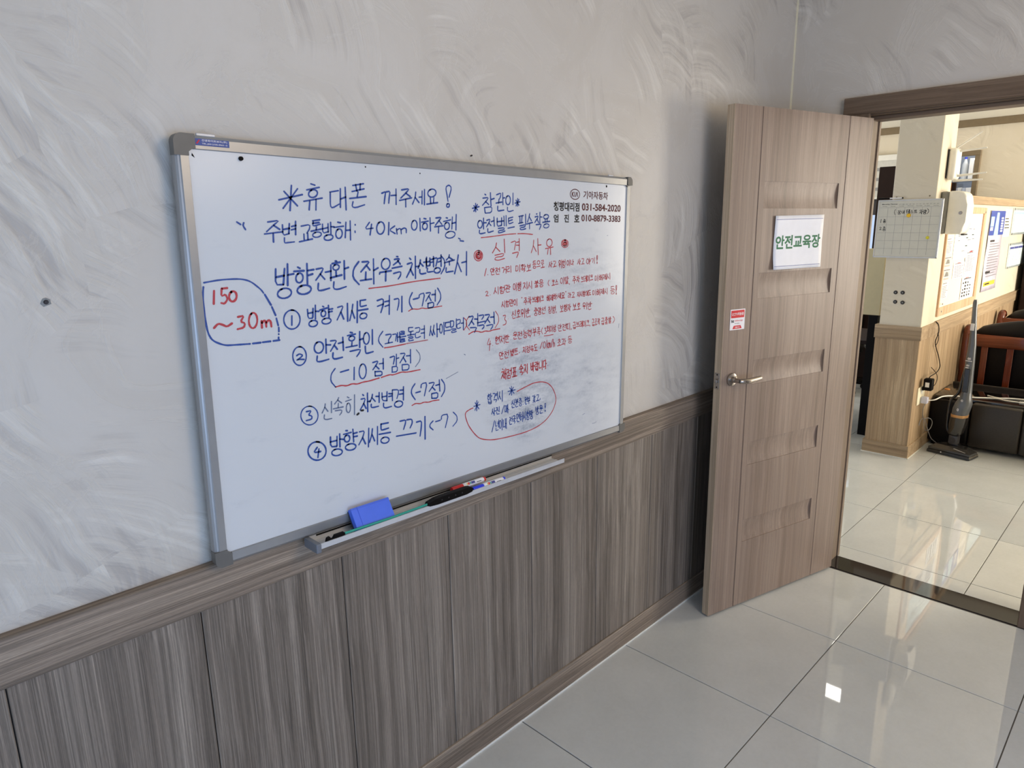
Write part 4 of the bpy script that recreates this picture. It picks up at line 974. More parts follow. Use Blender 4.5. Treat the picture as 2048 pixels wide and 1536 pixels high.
lp = MB(); lp.box(-0.0028, -0.001, 0.006, 0.029, 1.010, 1.075, 0.0006, 1); LP = lp.build('latch_plate', M['steel'], door)
MB().box(-0.013, -0.0028, 0.011, 0.024, 1.036, 1.050, 0.002, 2).build('latch_bolt', M['steel'], LP)
for z in (1.017, 1.068): MB().cyl((-0.0026, 0.0175, z), (-0.0034, 0.0175, z), 0.0032, n=10).build('screw', M['black'], LP)
for z in (0.25, 1.04, 1.83):
    MB().cyl((DW+0.004, DT-0.008, z-0.05), (DW+0.004, DT-0.008, z+0.05), 0.006, n=12).build('hinge', M['steel'], door, True)

# paper sign taped to the door
sg = empty('door_sign', DE+DD*0.402+DN*0.001+Vector((0, 0, 1.575)), (0, 0, dang), 'white paper sign with green Korean lettering 안전교육장 taped to the open wooden door', 'sign')
def sheet(w, h, parent, mat, nx=14, nz=10, curl=0.004, name='paper_sheet', corners=None):
    V = []; F = []
    for j in range(nz+1):
        for i in range(nx+1):
            u = i/nx; v = j/nz
            x = (u-0.5)*w; z = (v-0.5)*h
            if corners:
                A, B_, C_, D_ = corners
                x = A[0]*(1-u)*(1-v)+B_[0]*u*(1-v)+C_[0]*u*v+D_[0]*(1-u)*v; z = A[1]*(1-u)*(1-v)+B_[1]*u*(1-v)+C_[1]*u*v+D_[1]*(1-u)*v
            y = -0.001-curl*(0.5+0.5*math.sin(u*7.3+v*2.1))*(0.3+0.7*abs(v-0.5)*2)-curl*1.6*max(0, 0.25-v)*(1-u)*4
            V.append((x, y, z))
    for j in range(nz):
        for i in range(nx):
            a = j*(nx+1)+i; F.append((a, a+1, a+nx+2, a+nx+1))
    o = mk(name, V, F, mat, parent, True)
    sm = o.modifiers.new('thickness', 'SOLIDIFY'); sm.thickness = 0.0002; sm.offset = 1
    def at(s, t):  # point on the sheet, slightly proud
        x0, y0, z0 = 0, 0, 0
        fi = max(0, min(nx-1e-6, s*nx)); fj = max(0, min(nz-1e-6, t*nz)); i = int(fi); j = int(fj); a = fi-i; c = fj-j
        g = lambda ii, jj: Vector(V[jj*(nx+1)+ii])
        return g(i, j)*(1-a)*(1-c)+g(i+1, j)*a*(1-c)+g(i, j+1)*(1-a)*c+g(i+1, j+1)*a*c+Vector((0, -0.0005, 0))
    return o, at
so, at = sheet(0.30, 0.212, sg, M['paper'], corners=[(-0.150, -0.105), (0.1495, -0.105), (0.150, 0.109), (-0.150, 0.105)])
print_text('green_lettering', '안전교육장', M['ink_green'], sg, lambda s, t: at(0.035+0.92*s, 0.375+0.26*t), 0.030)
for t in (0.925, 0.055):
    V = [at(0.02+0.96*i/24, t+dz) for i in range(25) for dz in (0, 0.008)]
    mk('printed_rule', V, [(2*i, 2*i+2, 2*i+3, 2*i+1) for i in range(24)], M['ink_navy'], sg)
# red and white security sticker
st_ = empty('security_sticker', DE+DD*0.074+DN*0.0008+Vector((0, 0, 1.2845)), (0, 0, dang), 'small red and white security camera notice sticker on the door above the lever handle', 'sticker')
w_, h_ = 0.082, 0.081
MB().box(-w_/2, w_/2, -0.0004, 0.0004, -h_/2, h_/2).build('sticker_sheet', M['ink_white'], st_)
MB().box(-w_/2+0.004, w_/2-0.004, -0.0007, -0.0004, 0.007, h_/2-0.004).build('red_field', M['ink_red'], st_)
b = MB(); b.prism([(-0.026, -h_/2+0.004), (0.026, -h_/2+0.004), (0.021, -h_/2+0.014), (0.018, -h_/2+0.017), (-0.018, -h_/2+0.017), (-0.021, -h_/2+0.014)], -0.0007, -0.0004, 'y'); b.build('red_tab', M['ink_red'], st_)
print_text('lettering', 'CCTV작동중', M['ink_white'], st_, flat((-0.033, -0.0011, 0.0155), (1, 0, 0), (0, 0, 1), 0.066, 0.0125), 0.02)
print_text('lettering', 'kt', M['ink_black'], st_, flat((-0.034, -0.0011, -0.0105), (1, 0, 0), (0, 0, 1), 0.015, 0.0115), 0.03)
print_text('lettering', 'telecop', M['ink_red'], st_, flat((-0.016, -0.0011, -0.0095), (1, 0, 0), (0, 0, 1), 0.045, 0.0095), 0.0)
print_text('lettering', '케이티텔레캅', M['ink_black'], st_, flat((-0.016, -0.0011, -0.0175), (1, 0, 0), (0, 0, 1), 0.028, 0.0045), 0.0)
print_text('lettering', '1588-0112', M['ink_white'], st_, flat((-0.013, -0.0011, -h_/2+0.007), (1, 0, 0), (0, 0, 1), 0.026, 0.006), 0.02)

# ================================================================== office beyond the doorway
RX = -PI/2   # things on faces that look back at the classroom: local x runs right, -y comes out
# ceiling light
cl = empty('ceiling_light', (5.60, 0.70, CEIL), label='long white office ceiling light mirrored in the floor tiles', cat='ceiling light')
MB().box(-0.115, 0.115, -0.62, 0.62, -0.03, 0.0, 0.004, 1).build('light_housing', M['white_pl'], cl)
MB().box(-0.095, 0.095, -0.60, 0.60, -0.036, -0.030, 0.002, 1).build('diffuser', M['lamp_on'], cl)
# monthly planner on the pillar
pn = empty('planner_board', (4.764, -0.009, 1.601), (0, 0.004, RX), 'small silver-framed monthly planner whiteboard on the office pillar', 'planner')
pw, ph = 0.395, 0.387
MB().box(-pw/2+.004, pw/2-.004, -0.014, 0.0, -ph/2+.004, ph/2-.004).build('planner_surface', plain('planner_enamel', srgb(206, 203, 190), 0.3, var=0.02), pn)
b = MB()
for (x0, x1, z0, z1) in ((-pw/2, pw/2, -ph/2, -ph/2+.010), (-pw/2, pw/2, ph/2-.008, ph/2), (-pw/2, -pw/2+.008, -ph/2, ph/2), (pw/2-.010, pw/2, -ph/2, ph/2)):
    b.box(x0, x1, -0.018, 0.0, z0, z1, 0.0025, 2)
b.build('planner_frame', M['alu_dull'], pn)
b = MB()
gx0, gx1, gz0, gz1 = -0.185, 0.182, -0.170, 0.142
for i in range(1, 7): x = gx0+(gx1-gx0)*i/7; b.box(x-.0005, x+.0005, -0.0144, -0.014, gz0, gz1)
for j in range(0, 6): z = gz1-(gz1-gz0)*j/6*1.02+(-0.008 if j else 0); b.box(gx0, gx1, -0.0144, -0.014, z-.0005, z+.0005)
b.build('grid_lines', M['grey_ink'], pn)
def pt_(body, x, z, w, h, mat='ink_black', bold=0.0, name='printed_lettering'): return print_text(name, body, M[mat], pn, flat((x, -0.0146, z), (1, 0, 0), (0, 0, 1), w, h), bold)
pt_('Monthly Planner', -0.172, 0.159, 0.098, 0.009, bold=0.02)
for i, s_ in enumerate('JAN FEB MAR APR MAY JUN JUL AUG SEP OCT NOV DEC'.split()): pt_(s_, -0.066+i*0.0205, 0.160, 0.013, 0.004)
for i, s_ in enumerate('Sunday Monday Tuesday Wednesday Thursday Friday Saturday'.split()): pt_(s_, -0.168+i*0.0515, 0.1475, 0.030+0.008*(i in (3, 4)), 0.0055)
def pnote(items, w=0.0030):
    paths = []
    for ch, x0, z1, x1, z0 in items:
        for st in glyph(ch): paths.append([(x0+(x1-x0)*x, z1+(z0-z1)*y) for x, y in (st if len(st) > 12 else chaikin(st, 1))])
    return ribbon(paths, w, M['ink_black'], 'handwriting', pn, lambda x, z: Vector((x, -0.0147, z)))
pnote([('(', -.093, .130, -.083, .094), ('장', -.070, .124, -.050, .096), ('내', -.044, .122, -.028, .100), ('테', -.016, .128, .003, .100), ('스', .008, .124, .024, .100), ('트', .030, .124, .049, .100), ('차', .062, .126, .082, .096), ('량', .084, .124, .104, .096), (')', .106, .130, .120, .096)])
pnote([('1', -.172, .066, -.166, .042), ('종', -.156, .066, -.138, .042), ('2', -.174, .014, -.160, -.006), ('종', -.154, .016, -.134, -.012)])
for (x, z, mm, lb) in ((0.0005, 0.0885, 'yellow', 'deep yellow round magnet below the title of the planner board'), (0.128, -0.058, 'yellow2', 'lemon yellow round magnet at the lower right of the planner board')):
    e = empty('round_magnet', (4.764-0.0146, -0.009-x, 1.601+z), (0, 0, RX), lb, 'magnet', 'magnets on the planner')
    r_ = 0.0135 if mm == 'yellow' else 0.0105
    MB().cyl((0, 0, 0), (0, -0.009, 0), r_, r_*0.92, 24, True, 0.003).build('magnet_knob', M[mm], e, True)
for (y, z, lb) in ((0.081, 1.812, 'left small screw in the pillar just above the planner board'), (-0.118, 1.813, 'right small screw in the pillar just above the planner board')):
    e = empty('pillar_screw', (4.765, y, z), (0, 0, RX), lb, 'screw', 'screws above the planner')
    MB().cyl((0, 0, 0), (0, -0.006, 0), 0.0045, 0.0035, 10).build('screw_head', M['dark_trim'], e, True)
# pens along the top edge of the planner
e = empty('board_marker', (4.752, 0.118, 1.801), (0, 0, RX), 'thin white pen with black tip lying on top of the planner board', 'pen')
MB().cyl((0, 0, 0.0045), (0.075, 0, 0.0045), 0.0042, 0.0042, 14).build('barrel', M['pen_white'], e, True)
MB().cyl((0.075, 0, 0.0045), (0.083, 0, 0.0045), 0.0048, 0.0040, 14).build('tip', M['black'], e, True)
e = empty('board_marker', (4.757, 0.190, 1.801), (0, 0, RX+0.1), 'black pen on the left end of the top edge of the planner board', 'pen')
MB().cyl((0, 0, 0.005), (0.068, 0, 0.005), 0.005, 0.004, 14).build('barrel', M['black'], e, True)
# four round rubber discs
for (y, z, lb) in ((0.023, 1.171, 'upper left'), (-0.021, 1.172, 'upper right'), (0.019, 1.106, 'lower left'), (-0.027, 1.104, 'lower right')):
    e = empty('rubber_disc', (4.765, y, z), (0, 0, RX), lb+' of the four black round discs on the pillar under the planner board', 'disc', 'round discs on the pillar')
    MB().cyl((0, 0, 0), (0, -0.006, 0), 0.0135, 0.0125, 24, True, 0.0015).build('disc', M['rubber'], e, True)
    MB().cyl((0, -0.006, 0), (0, -0.0075, 0), 0.005, 0.0045, 14).build('disc_centre', M['grey_pl'], e, True)

# wifi router on the side of the pillar (wall faces -y, local frame = world)
e = empty('wifi_router', (4.985, -0.157, 2.02), label='white wall-mounted router with four white antennas on the pillar side', cat='router')
b = MB(); b.box(-0.070, 0.070, -0.056, -0.004, -0.105, 0.100, 0.024, 5).build('router_body', M['white_pl'], e, True)
MB().box(-0.071, 0.069, -0.006, -0.001, -0.092, 0.092, 0.002, 1).build('router_back', M['rubber'], e)
for (p0, p1) in (((0, -0.034, 0.105), (0, -0.168, 0.192)), ((0, -0.048, 0.080), (0, -0.205, 0.090)), ((0, -0.050, -0.078), (0, -0.220, -0.066)), ((0, -0.034, -0.108), (0, -0.202, -0.108))):
    a = MB(); p0 = Vector(p0); p1 = Vector(p1)
    a.cyl(p0, p0+(p1-p0)*0.12, 0.0085, 0.0080, 12).cyl(p0+(p1-p0)*0.12, p0+(p1-p0)*0.6, 0.0080, 0.0066, 12).cyl(p0+(p1-p0)*0.6, p1, 0.0066, 0.0040, 12)
    a.build('antenna', M['white_pl'], e, True)
# paper towel dispenser
e = empty('towel_dispenser', (4.965, -0.157, 1.70), label='white rounded dispenser with grey back plate on the pillar side', cat='dispenser')
MB().box(-0.098, 0.10, -0.045, -0.001, -0.135, 0.140, 0.012, 3).build('back_plate', M['grey_pl'], e, True)
b = MB(); pr = []
sh = [(-0.045, -0.138), (-0.045, 0.142), (-0.105, 0.142), (-0.135, 0.130), (-0.150, 0.105), (-0.158, 0.05), (-0.158, -0.06), (-0.150, -0.115), (-0.138, -0.138)]
b.prism(sh, -0.092, 0.094, 'x'); bmesh.ops.bevel(b.bm, geom=list(b.bm.edges), offset=0.012, segments=3, profile=0.5, affect='EDGES')
dc = b.build('cover', M['white_pl'], e, True)
MB().cyl((-0.091, -0.125, 0.0), (-0.096, -0.125, 0.0), 0.012, 0.010, 16).build('lock', M['steel'], dc, True)
MB().box(-0.05, 0.05, -0.152, -0.132, -0.146, -0.136, 0.003, 1).build('outlet_lip', M['rubber'], dc)

# corkboard with papers
def wallthing(name, x, z, y, label, cat, group=None): return empty(name, (x, y, z), label=label, cat=cat, group=group)
PY = -0.1502
cb = wallthing('cork_board', 5.112, 0.978, PY, 'large cork noticeboard in pale pinkish wood frame on the office partition', 'noticeboard')
cw, ch_ = 1.153, 0.768
MB().box(0.02, cw-0.02, -0.008, 0.0, 0.02, ch_-0.02).build('cork_sheet', M['cork'], cb)
for (x0, x1, z0, z1) in ((0, cw, 0, 0.062), (0, cw, ch_-0.045, ch_), (0, 0.024, 0.062, ch_-0.045), (cw-0.075, cw, 0.062, ch_-0.045)):
    MB().box(x0, x1, -0.018, 0.0, z0, z1, 0.003, 1).build('frame_strip', M['cork_frame'], cb)
for (x, z) in ((0.09, 0.032), (0.10, 0.085), (1.11, 0.735)):
    MB().cyl((x, -0.018, z), (x, -0.021, z), 0.008, 0.006, 10).build('frame_screw', M['grey_pl'], cb, True)
def paper(x0, x1, z0, z1, label, mat, kind, name='pinned_paper', y=PY-0.0082):
    e = wallthing(name, x0, z0, y, label, 'paper', 'papers pinned to the cork noticeboard')
    w, h = x1-x0, z1-z0
    V = []; F = []; nx = 6
    for i in range(nx+1):
        for t in (0, 1): V.append((w*i/nx, -0.0015-0.0025*abs(math.sin(i*1.9+x0*7)), h*t))
    for i in range(nx): F.append((2*i, 2*i+2, 2*i+3, 2*i+1))
    o = mk('paper_sheet', V, F, M[mat], e); s_ = o.modifiers.new('t', 'SOLIDIFY'); s_.thickness = 0.0003; s_.offset = 1
    b = MB(); yy = -0.0052
    def q(a, b_, c, d): b.quad((w*a, yy, h*c), (w*b_, yy, h*c), (w*b_, yy, h*d), (w*a, yy, h*d))
    if kind == 'rows':
        n = max(5, int(h/0.014))
        for k in range(n): q(0.08, random.uniform(.6, .94), 0.06+0.78*k/n, 0.06+0.78*k/n+0.28/n)
        q(0.1, 0.7, 0.90, 0.95)
    elif kind == 'chart':
        for k in range(4): q(0.12+0.2*k, 0.125+0.2*k, 0.10+0.12*(k % 2), 0.86)
        for k in range(16):
            a = random.choice((0.13, 0.33, 0.53, 0.73)); z = random.uniform(.1, .85); q(a, a+random.uniform(.06, .15), z, z+0.018)
        q(0.08, 0.5, 0.92, 0.955)
    elif kind == 'cols':
        for k in range(4):
            for j in range(5):
                if random.random() < .75: q(0.1+0.22*k, 0.2+0.22*k, 0.1+0.15*j, 0.1+0.15*j+random.uniform(.05, .10))
        q(0.15, 0.85, 0.90, 0.94)
    elif kind == 'pic':
        q(0.05, 0.95, 0.86, 0.96)
        for k in range(5): q(0.1, 0.9, 0.08+0.04*k, 0.10+0.04*k)
    b.build('printed_lines', M['grey_ink'] if kind != 'cols' else M['ink_black'], e)
    if kind == 'pic':
        MB().quad((w*.06, yy, h*.34), (w*.94, yy, h*.34), (w*.94, yy, h*.80), (w*.06, yy, h*.80)).build('picture', M['alu_dull'], e)
        MB().quad((w*.2, yy-.0004, h*.36), (w*.8, yy-.0004, h*.36), (w*.7, yy-.0004, h*.70), (w*.4, yy-.0004, h*.78)).build('picture_shape', M['grey_pl'], e)
    if kind == 'chart':
        for k in range(5):
            a = random.choice((0.2, 0.45, 0.7)); z = random.uniform(.15, .8)
            MB().quad((w*a, yy-.0004, h*z), (w*(a+.09), yy-.0004, h*z), (w*(a+.09), yy-.0004, h*(z+.02)), (w*a, yy-.0004, h*(z+.02))).build('printed_tag', M['ink_black'], e)
    if kind in ('rows', 'cols') and w > 0.2:
        MB().quad((w*.3, yy-.0004, h*.955), (w*.6, yy-.0004, h*.955), (w*.6, yy-.0004, h*.985), (w*.3, yy-.0004, h*.985)).build('red_heading', M['ink_red'], e)
    return e
paper(5.37, 6.085, 1.372, 1.690, 'largest paper on the noticeboard, pale blue route chart at the top', 'map_cyan', 'chart')
paper(5.43, 5.745, 1.228, 1.345, 'small text sheet directly below the left of the blue chart', 'paper', 'rows')
paper(5.755, 6.085, 1.255, 1.418, 'text sheet with red heading below the right of the blue chart', 'paper', 'rows', y=PY-0.0092)
paper(5.745, 6.085, 1.048, 1.218, 'lowest sheet on the noticeboard, black vertical columns of print', 'paper', 'cols')
paper(5.145, 5.315, 1.420, 1.532, 'topmost grey sheet in the narrow left column of the noticeboard', 'paper_warm', 'rows')
paper(5.145, 5.330, 1.322, 1.398, 'leaflet with grey picture, second from top in the left column of the noticeboard', 'paper_warm', 'pic')
paper(5.150, 5.335, 1.228, 1.312, 'leaflet with darker picture, third from top in the left column of the noticeboard', 'paper_warm', 'pic')
paper(5.160, 5.345, 1.100, 1.218, 'bottom sheet in the narrow left column of the noticeboard', 'paper_warm', 'rows')

# tall poster
e = wallthing('tall_poster', 6.485, 1.048, PY, 'tall poster, blue above and pale lilac below, with yellow strip at its foot', 'poster')
w, h = 0.590, 0.682
V = []; F = []; n = 14
for j in range(n+1):
    for i in range(5): V.append((w*i/4, -0.002-0.006*(0.5+0.5*math.sin(j*0.9+i*0.8)), h*j/n))
for j in range(n):
    for i in range(4): a = j*5+i; F.append((a, a+1, a+6, a+5))
o = mk('poster_sheet', V, F, M['poster_lilac'], e, True); s_ = o.modifiers.new('t', 'SOLIDIFY'); s_.thickness = 0.0004; s_.offset = 1
def pq(name, mat, x0, x1, z0, z1, y=-0.0092): return MB().quad((x0, y, z0), (x1, y, z0), (x1, y, z1), (x0, y, z1)).build(name, M[mat], e)
pq('blue_field', 'poster_blue', 0.005, w-0.005, 0.475, h-0.004)
b = MB(); b.quad((0.19, -0.0095, 0.475), (0.36, -0.0095, 0.475), (0.33, -0.0095, 0.665), (0.24, -0.0095, 0.665)); b.quad((0.02, -0.0095, 0.55), (0.15, -0.0095, 0.55), (0.15, -0.0095, 0.63), (0.02, -0.0095, 0.63)); b.build('pale_shapes', M['poster_cyan'], e)
b = MB()
for k in range(6): b.quad((0.44, -0.0096, 0.50+0.022*k), (0.53, -0.0096, 0.50+0.022*k), (0.53, -0.0096, 0.514+0.022*k), (0.44, -0.0096, 0.514+0.022*k))
for k in range(3): b.quad((0.03+0.04*k, -0.0096, 0.515), (0.055+0.04*k, -0.0096, 0.515), (0.055+0.04*k, -0.0096, 0.545), (0.03+0.04*k, -0.0096, 0.545))
b.build('white_print', M['ink_white'], e)
b = MB()
for k in range(13):
    z = 0.40-0.023*k; b.quad((0.10, -0.0094, z), (random.uniform(.35, .55), -0.0094, z), (0.5, -0.0094, z+.006), (0.10, -0.0094, z+.006))
b.build('printed_lines', M['grey_ink'], e)
b = MB(); b.quad((0.10, -0.0095, 0.42), (0.27, -0.0095, 0.42), (0.27, -0.0095, 0.435), (0.10, -0.0095, 0.435)); b.quad((0.08, -0.0095, 0.155), (0.25, -0.0095, 0.155), (0.25, -0.0095, 0.170), (0.08, -0.0095, 0.170)); b.build('dark_headings', M['ink_black'], e)
pq('yellow_strip', 'socket_yellow', 0.05, 0.50, 0.045, 0.080)
pq('yellow_strip_print', 'ink_black', 0.10, 0.28, 0.056, 0.068, -0.0096)
# small notice with a few lines
e = wallthing('small_notice', 7.10, 1.50, PY, 'narrow off-white notice with short grey lines right of the blue poster', 'notice')
MB().box(0, 0.29, -0.001, 0, 0, 0.24).build('paper_sheet', M['paper_warm'], e)
b = MB()
for k in range(4): b.box(0.04, 0.25-0.02*k, -0.0015, -0.001, 0.075+0.027*k, 0.084+0.027*k)
b.build('printed_lines', M['ink_black'], e)
MB().cyl((0.14, -0.001, 0.205), (0.14, -0.0015, 0.205), 0.020, n=20).build('round_stamp', M['alu_dull'], e)
# clear wall pockets
for (x0, x1, z0, z1, lb, cols) in ((7.44, 8.36, 1.51, 1.756, 'upper of two clear wall pockets holding grey sheets beside the poster', 3), (7.45, 8.36, 1.196, 1.433, 'lower of two clear wall pockets holding striped sheets beside the poster', 4)):
    e = wallthing('wall_pocket', x0, z0, PY, lb, 'wall pocket', 'clear wall pockets')
    w, h = x1-x0, z1-z0
    MB().box(0, w, -0.010, 0, 0, h, 0.002, 1).build('pocket_plate', M['clear_pl'], e)
    for k in range(cols):
        a = 0.03+(w-0.06)*k/cols; c_ = 0.03+(w-0.06)*(k+1)/cols-0.02
        s1 = MB().box(a, c_, -0.013, -0.010, 0.02, h-0.02).build('sheet', M['map_cyan'], e)
        MB().box(a, c_, -0.014, -0.013, h-0.055, h-0.035).build('sheet_heading', M['poster_cyan'] if cols == 3 else M['ink_navy'], s1)
        b = MB()
        for j in range(3): b.box(a+(c_-a)*(0.25+0.25*j)-.002, a+(c_-a)*(0.25+0.25*j)+.002, -0.0138, -0.013, 0.03, h-0.06)
        b.build('printed_lines', M['grey_ink'], s1)
    for (x, z) in ((0.01, 0.01), (0.01, h-0.01), (w-0.01, 0.01), (w-0.01, h-0.01)):
        MB().cyl((x, -0.010, z), (x, -0.016, z), 0.009, n=10).build('stud', M['grey_pl'], e, True)
struct('trim_11', MB().box(8.435, 8.475, -0.168, -0.012, 0.0, 1.77, 0.003, 1), M['frame_z'])
o = MB().box(8.10, 8.47, -1.1, -0.20, 0.0, 1.75, 0.004, 1).build('cabinet_body', M['dark_brown'])
e = empty('dark_cabinet', (8.28, -0.65, 0), label='dark brown cabinet past the far end of the partition', cat='cabinet'); o.parent = e; o.matrix_parent_inverse = Matrix.Translation((-8.28, 0.65, 0))
MB().box(-0.19, -0.18, -0.44, 0.0, 0.08, 1.72, 0.002, 1).build('cabinet_door', M['dark_brown'], e); MB().box(-0.19, -0.18, 0.005, 0.44, 0.08, 1.72, 0.002, 1).build('cabinet_door', M['dark_brown'], e)

# outlet, adapters, cables on the side of the pillar
e = empty('wall_outlet', (4.93, -0.1605, 0.435), label='cream double wall outlet low on the side of the pillar', cat='outlet')
MB().box(-0.085, 0.085, -0.010, 0, -0.062, 0.066, 0.004, 2).build('outlet_plate', M['cream_pl'], e, True)
for z in (0.03, -0.03): MB().cyl((0.0, -0.010, z), (0, -0.013, z), 0.020, n=24).build('outlet_socket', M['white_pl'], e, True)
e = empty('power_adapter', (4.925, -0.1745, 0.510), label='black power adapter in the upper socket of the cream outlet', cat='adapter')
MB().box(-0.030, 0.030, -0.062, -0.006, -0.030, 0.055, 0.008, 2).build('adapter_body', M['black'], e, True)
MB().box(-0.0315, -0.030, -0.045, -0.020, -0.004, 0.030).build('rating_label', M['white_pl'], e)
MB().cyl((0.0, 0.0, -0.022), (0, -0.008, -0.022), 0.015, n=16).build('plug_face', M['black'], e, True)
e = empty('power_plug', (4.93, -0.1740, 0.405), label='pale grey power plug in the lower socket of the cream outlet', cat='plug')
MB().box(-0.022, 0.022, -0.042, 0.0, -0.024, 0.024, 0.007, 2).build('plug_body', plain('plug_grey', srgb(196, 196, 212), 0.4), e, True)
def cable(name, pts, r, mat, label, it=2):
    o = MB().tube(smooth_path(pts, it), r, 7).build(name, M[mat], None, True)
    return tag(o, label, 'cable')
cable('black_cable', [(5.085, -0.170, 0.948), (5.15, -0.174, 0.925), (5.19, -0.174, 0.870), (5.155, -0.174, 0.835), (5.115, -0.172, 0.80), (5.19, -0.170, 0.735), (5.265, -0.172, 0.68), (5.315, -0.172, 0.627), (5.365, -0.172, 0.577), (5.25, -0.18, 0.555), (5.08, -0.20, 0.57), (4.94, -0.205, 0.575), (4.925, -0.208, 0.560)], 0.0032, 'black', 'thin black cable hanging from the partition rail down to the black adapter')
cable('black_cable', [(5.165, -0.174, 0.86), (5.19, -0.177, 0.82), (5.175, -0.176, 0.785), (5.130, -0.174, 0.765)], 0.0024, 'black', 'short loop of thin black cable twisted round the hanging cable')
cable('black_cable', [(5.09, -0.175, 0.615), (5.20, -0.180, 0.565), (5.28, -0.18, 0.52), (5.22, -0.19, 0.475), (5.02, -0.21, 0.485)], 0.0024, 'black', 'stray black cable end with small plug beside the black adapter')
cable('grey_cable', [(4.935, -0.20, 0.380), (4.975, -0.180, 0.33), (5.02, -0.172, 0.27), (5.06, -0.172, 0.235), (5.02, -0.172, 0.245), (4.97, -0.172, 0.235), (4.955, -0.172, 0.205)], 0.0028, 'cable_grey', 'grey cable dropping from the pale plug to a tied coil')
cable('grey_cable', [(5.06, -0.175, 0.236), (5.16, -0.19, 0.225), (5.22, -0.20, 0.180), (5.16, -0.20, 0.135), (5.07, -0.19, 0.14), (5.05, -0.18, 0.19), (5.06, -0.176, 0.236)], 0.0026, 'cable_grey', 'bow-shaped tied loop of grey cable beside the bench')
cable('grey_cable', [(5.065, -0.180, 0.232), (5.09, -0.20, 0.15), (5.12, -0.22, 0.08), (5.18, -0.235, 0.045), (5.225, -0.26, 0.012)], 0.0024, 'cable_grey', 'grey cable tail falling from the loop to the floor by the vacuum cleaner')

# leather bench
bn = empty('leather_bench', (5.25, -0.16, 0), label='long low brown-black leather bench with glossy dark top behind the vacuum cleaner', cat='bench')
BLn = 1.45
def pad(x0, x1, y0, y1, z0, z1, r): return MB().box(x0, x1, y0, y1, z0, z1, r, 3)
pad(0.0, 0.60, -0.262, 0.0, 0.03, 0.352, 0.018).build('end_panel', M['leather'], bn, True)
pad(0.0, 0.60, -0.570, -0.264, 0.03, 0.357, 0.018).build('leather_panel', M['leather_b'], bn, True)
pad(0.0, 0.60, -1.00, -0.572, 0.03, 0.362, 0.018).build('leather_panel', M['leather_b'], bn, True)
pad(0.0, 0.60, -BLn, -1.002, 0.03, 0.362, 0.018).build('leather_panel', M['leather_b'], bn, True)
MB().box(0.05, 0.585, -BLn+0.02, -0.012, 0.345, 0.372, 0.006, 2).build('glossy_top', M['black_gloss'], bn, True)
MB().box(0.585, 0.60, -BLn+0.02, -0.012, 0.345, 0.385, 0.003, 1).build('rear_lip', M['leather_b'], bn)
for (x, y) in ((0.04, -0.05), (0.55, -0.05), (0.04, -1.38), (0.55, -1.38)): MB().cyl((x, y, 0), (x, y, 0.035), 0.022, n=14).build('foot', M['black'], bn, True)
cable('white_cable', [(4.955, -0.205, 0.400), (5.10, -0.22, 0.375), (5.20, -0.235, 0.385), (5.265, -0.26, 0.384), (5.33, -0.30, 0.3775), (5.36, -0.40, 0.3765), (5.42, -0.49, 0.3765), (5.44, -0.55, 0.3765), (5.40, -0.60, 0.3765), (5.41, -0.66, 0.3765), (5.40, -0.72, 0.3765)], 0.0045, 'white_pl', 'white cable running from the outlet along the bench top')
cable('white_cable', [(5.50, -0.47, 0.3765), (5.45, -0.55, 0.377), (5.50, -0.60, 0.377), (5.53, -0.70, 0.3765), (5.55, -0.80, 0.3765)], 0.0042, 'white_pl', 'second loop of white cable on the bench top, farther back')
e = empty('cable_connector', (5.39, -0.70, 0.3785), (0, 0, -1.5), 'small white connector at the end of the cable on the bench', 'connector')
MB().box(-0.02, 0.03, -0.010, 0.010, -0.006, 0.008, 0.003, 2).build('connector_body', M['white_pl'], e, True)
e = empty('orange_reflection_disc', (5.56, -0.195, 0.372), label='small orange disc standing in for a reflection on the bench top beside the partition', cat='disc')  # disc put in for an orange reflection in the glossy top
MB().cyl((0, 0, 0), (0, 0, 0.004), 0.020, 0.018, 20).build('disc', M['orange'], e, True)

# vacuum cleaner
vc = empty('vacuum_cleaner', (5.085, -0.375, 0), (0, 0, RX-0.20), 'upright grey and black cordless vacuum cleaner with bronze ring standing before the leather bench', 'vacuum cleaner')
# local x to the right, -y towards the doorway
b = MB(); b.prism([(-0.142, 0.004), (0.142, 0.004), (0.142, 0.014), (0.138, 0.026), (-0.138, 0.026), (-0.142, 0.014)], -0.075, 0.065, 'y')
b.build('head_base', M['vac_black'], vc)
b = MB(); t = b.bm
lo = [(-0.138, -0.066), (0.138, -0.066), (0.138, 0.050), (0.09, 0.066), (-0.09, 0.066), (-0.138, 0.050)]; hi = [(-0.105, -0.030), (0.100, -0.030), (0.080, 0.045), (0.05, 0.058), (-0.05, 0.058), (-0.085, 0.045)]
mid = [(x*1.0, y) for x, y in lo]
rings = [[t.verts.new((x, y, z)) for x, y in q] for q, z in ((lo, 0.028), (mid, 0.042), (hi, 0.064))]
for a in range(2):
    for i in range(6): t.faces.new((rings[a][i], rings[a][(i+1) % 6], rings[a+1][(i+1) % 6], rings[a+1][i]))
t.faces.new(rings[0]); t.faces.new(rings[2])
hd = b.build('floor_head', plain('vacuum_dark_grey', srgb(62, 60, 58), 0.2, 0.3, coat=0.5), vc)
MB().cyl((-0.045, -0.068, 0.020), (-0.045, -0.077, 0.020), 0.004, n=10).build('head_light', M['ink_white'], hd)
b = MB(); b.quad((0.020, -0.0465, 0.0545), (0.105, -0.0600, 0.047), (0.108, -0.0575, 0.049), (0.022, -0.0400, 0.0595)); b.build('head_trim', M['alu'], hd)
MB().box(-0.045, 0.030, 0.0, 0.05, 0.058, 0.085, 0.01, 2).build('swivel', M['vac_black'], vc, True)
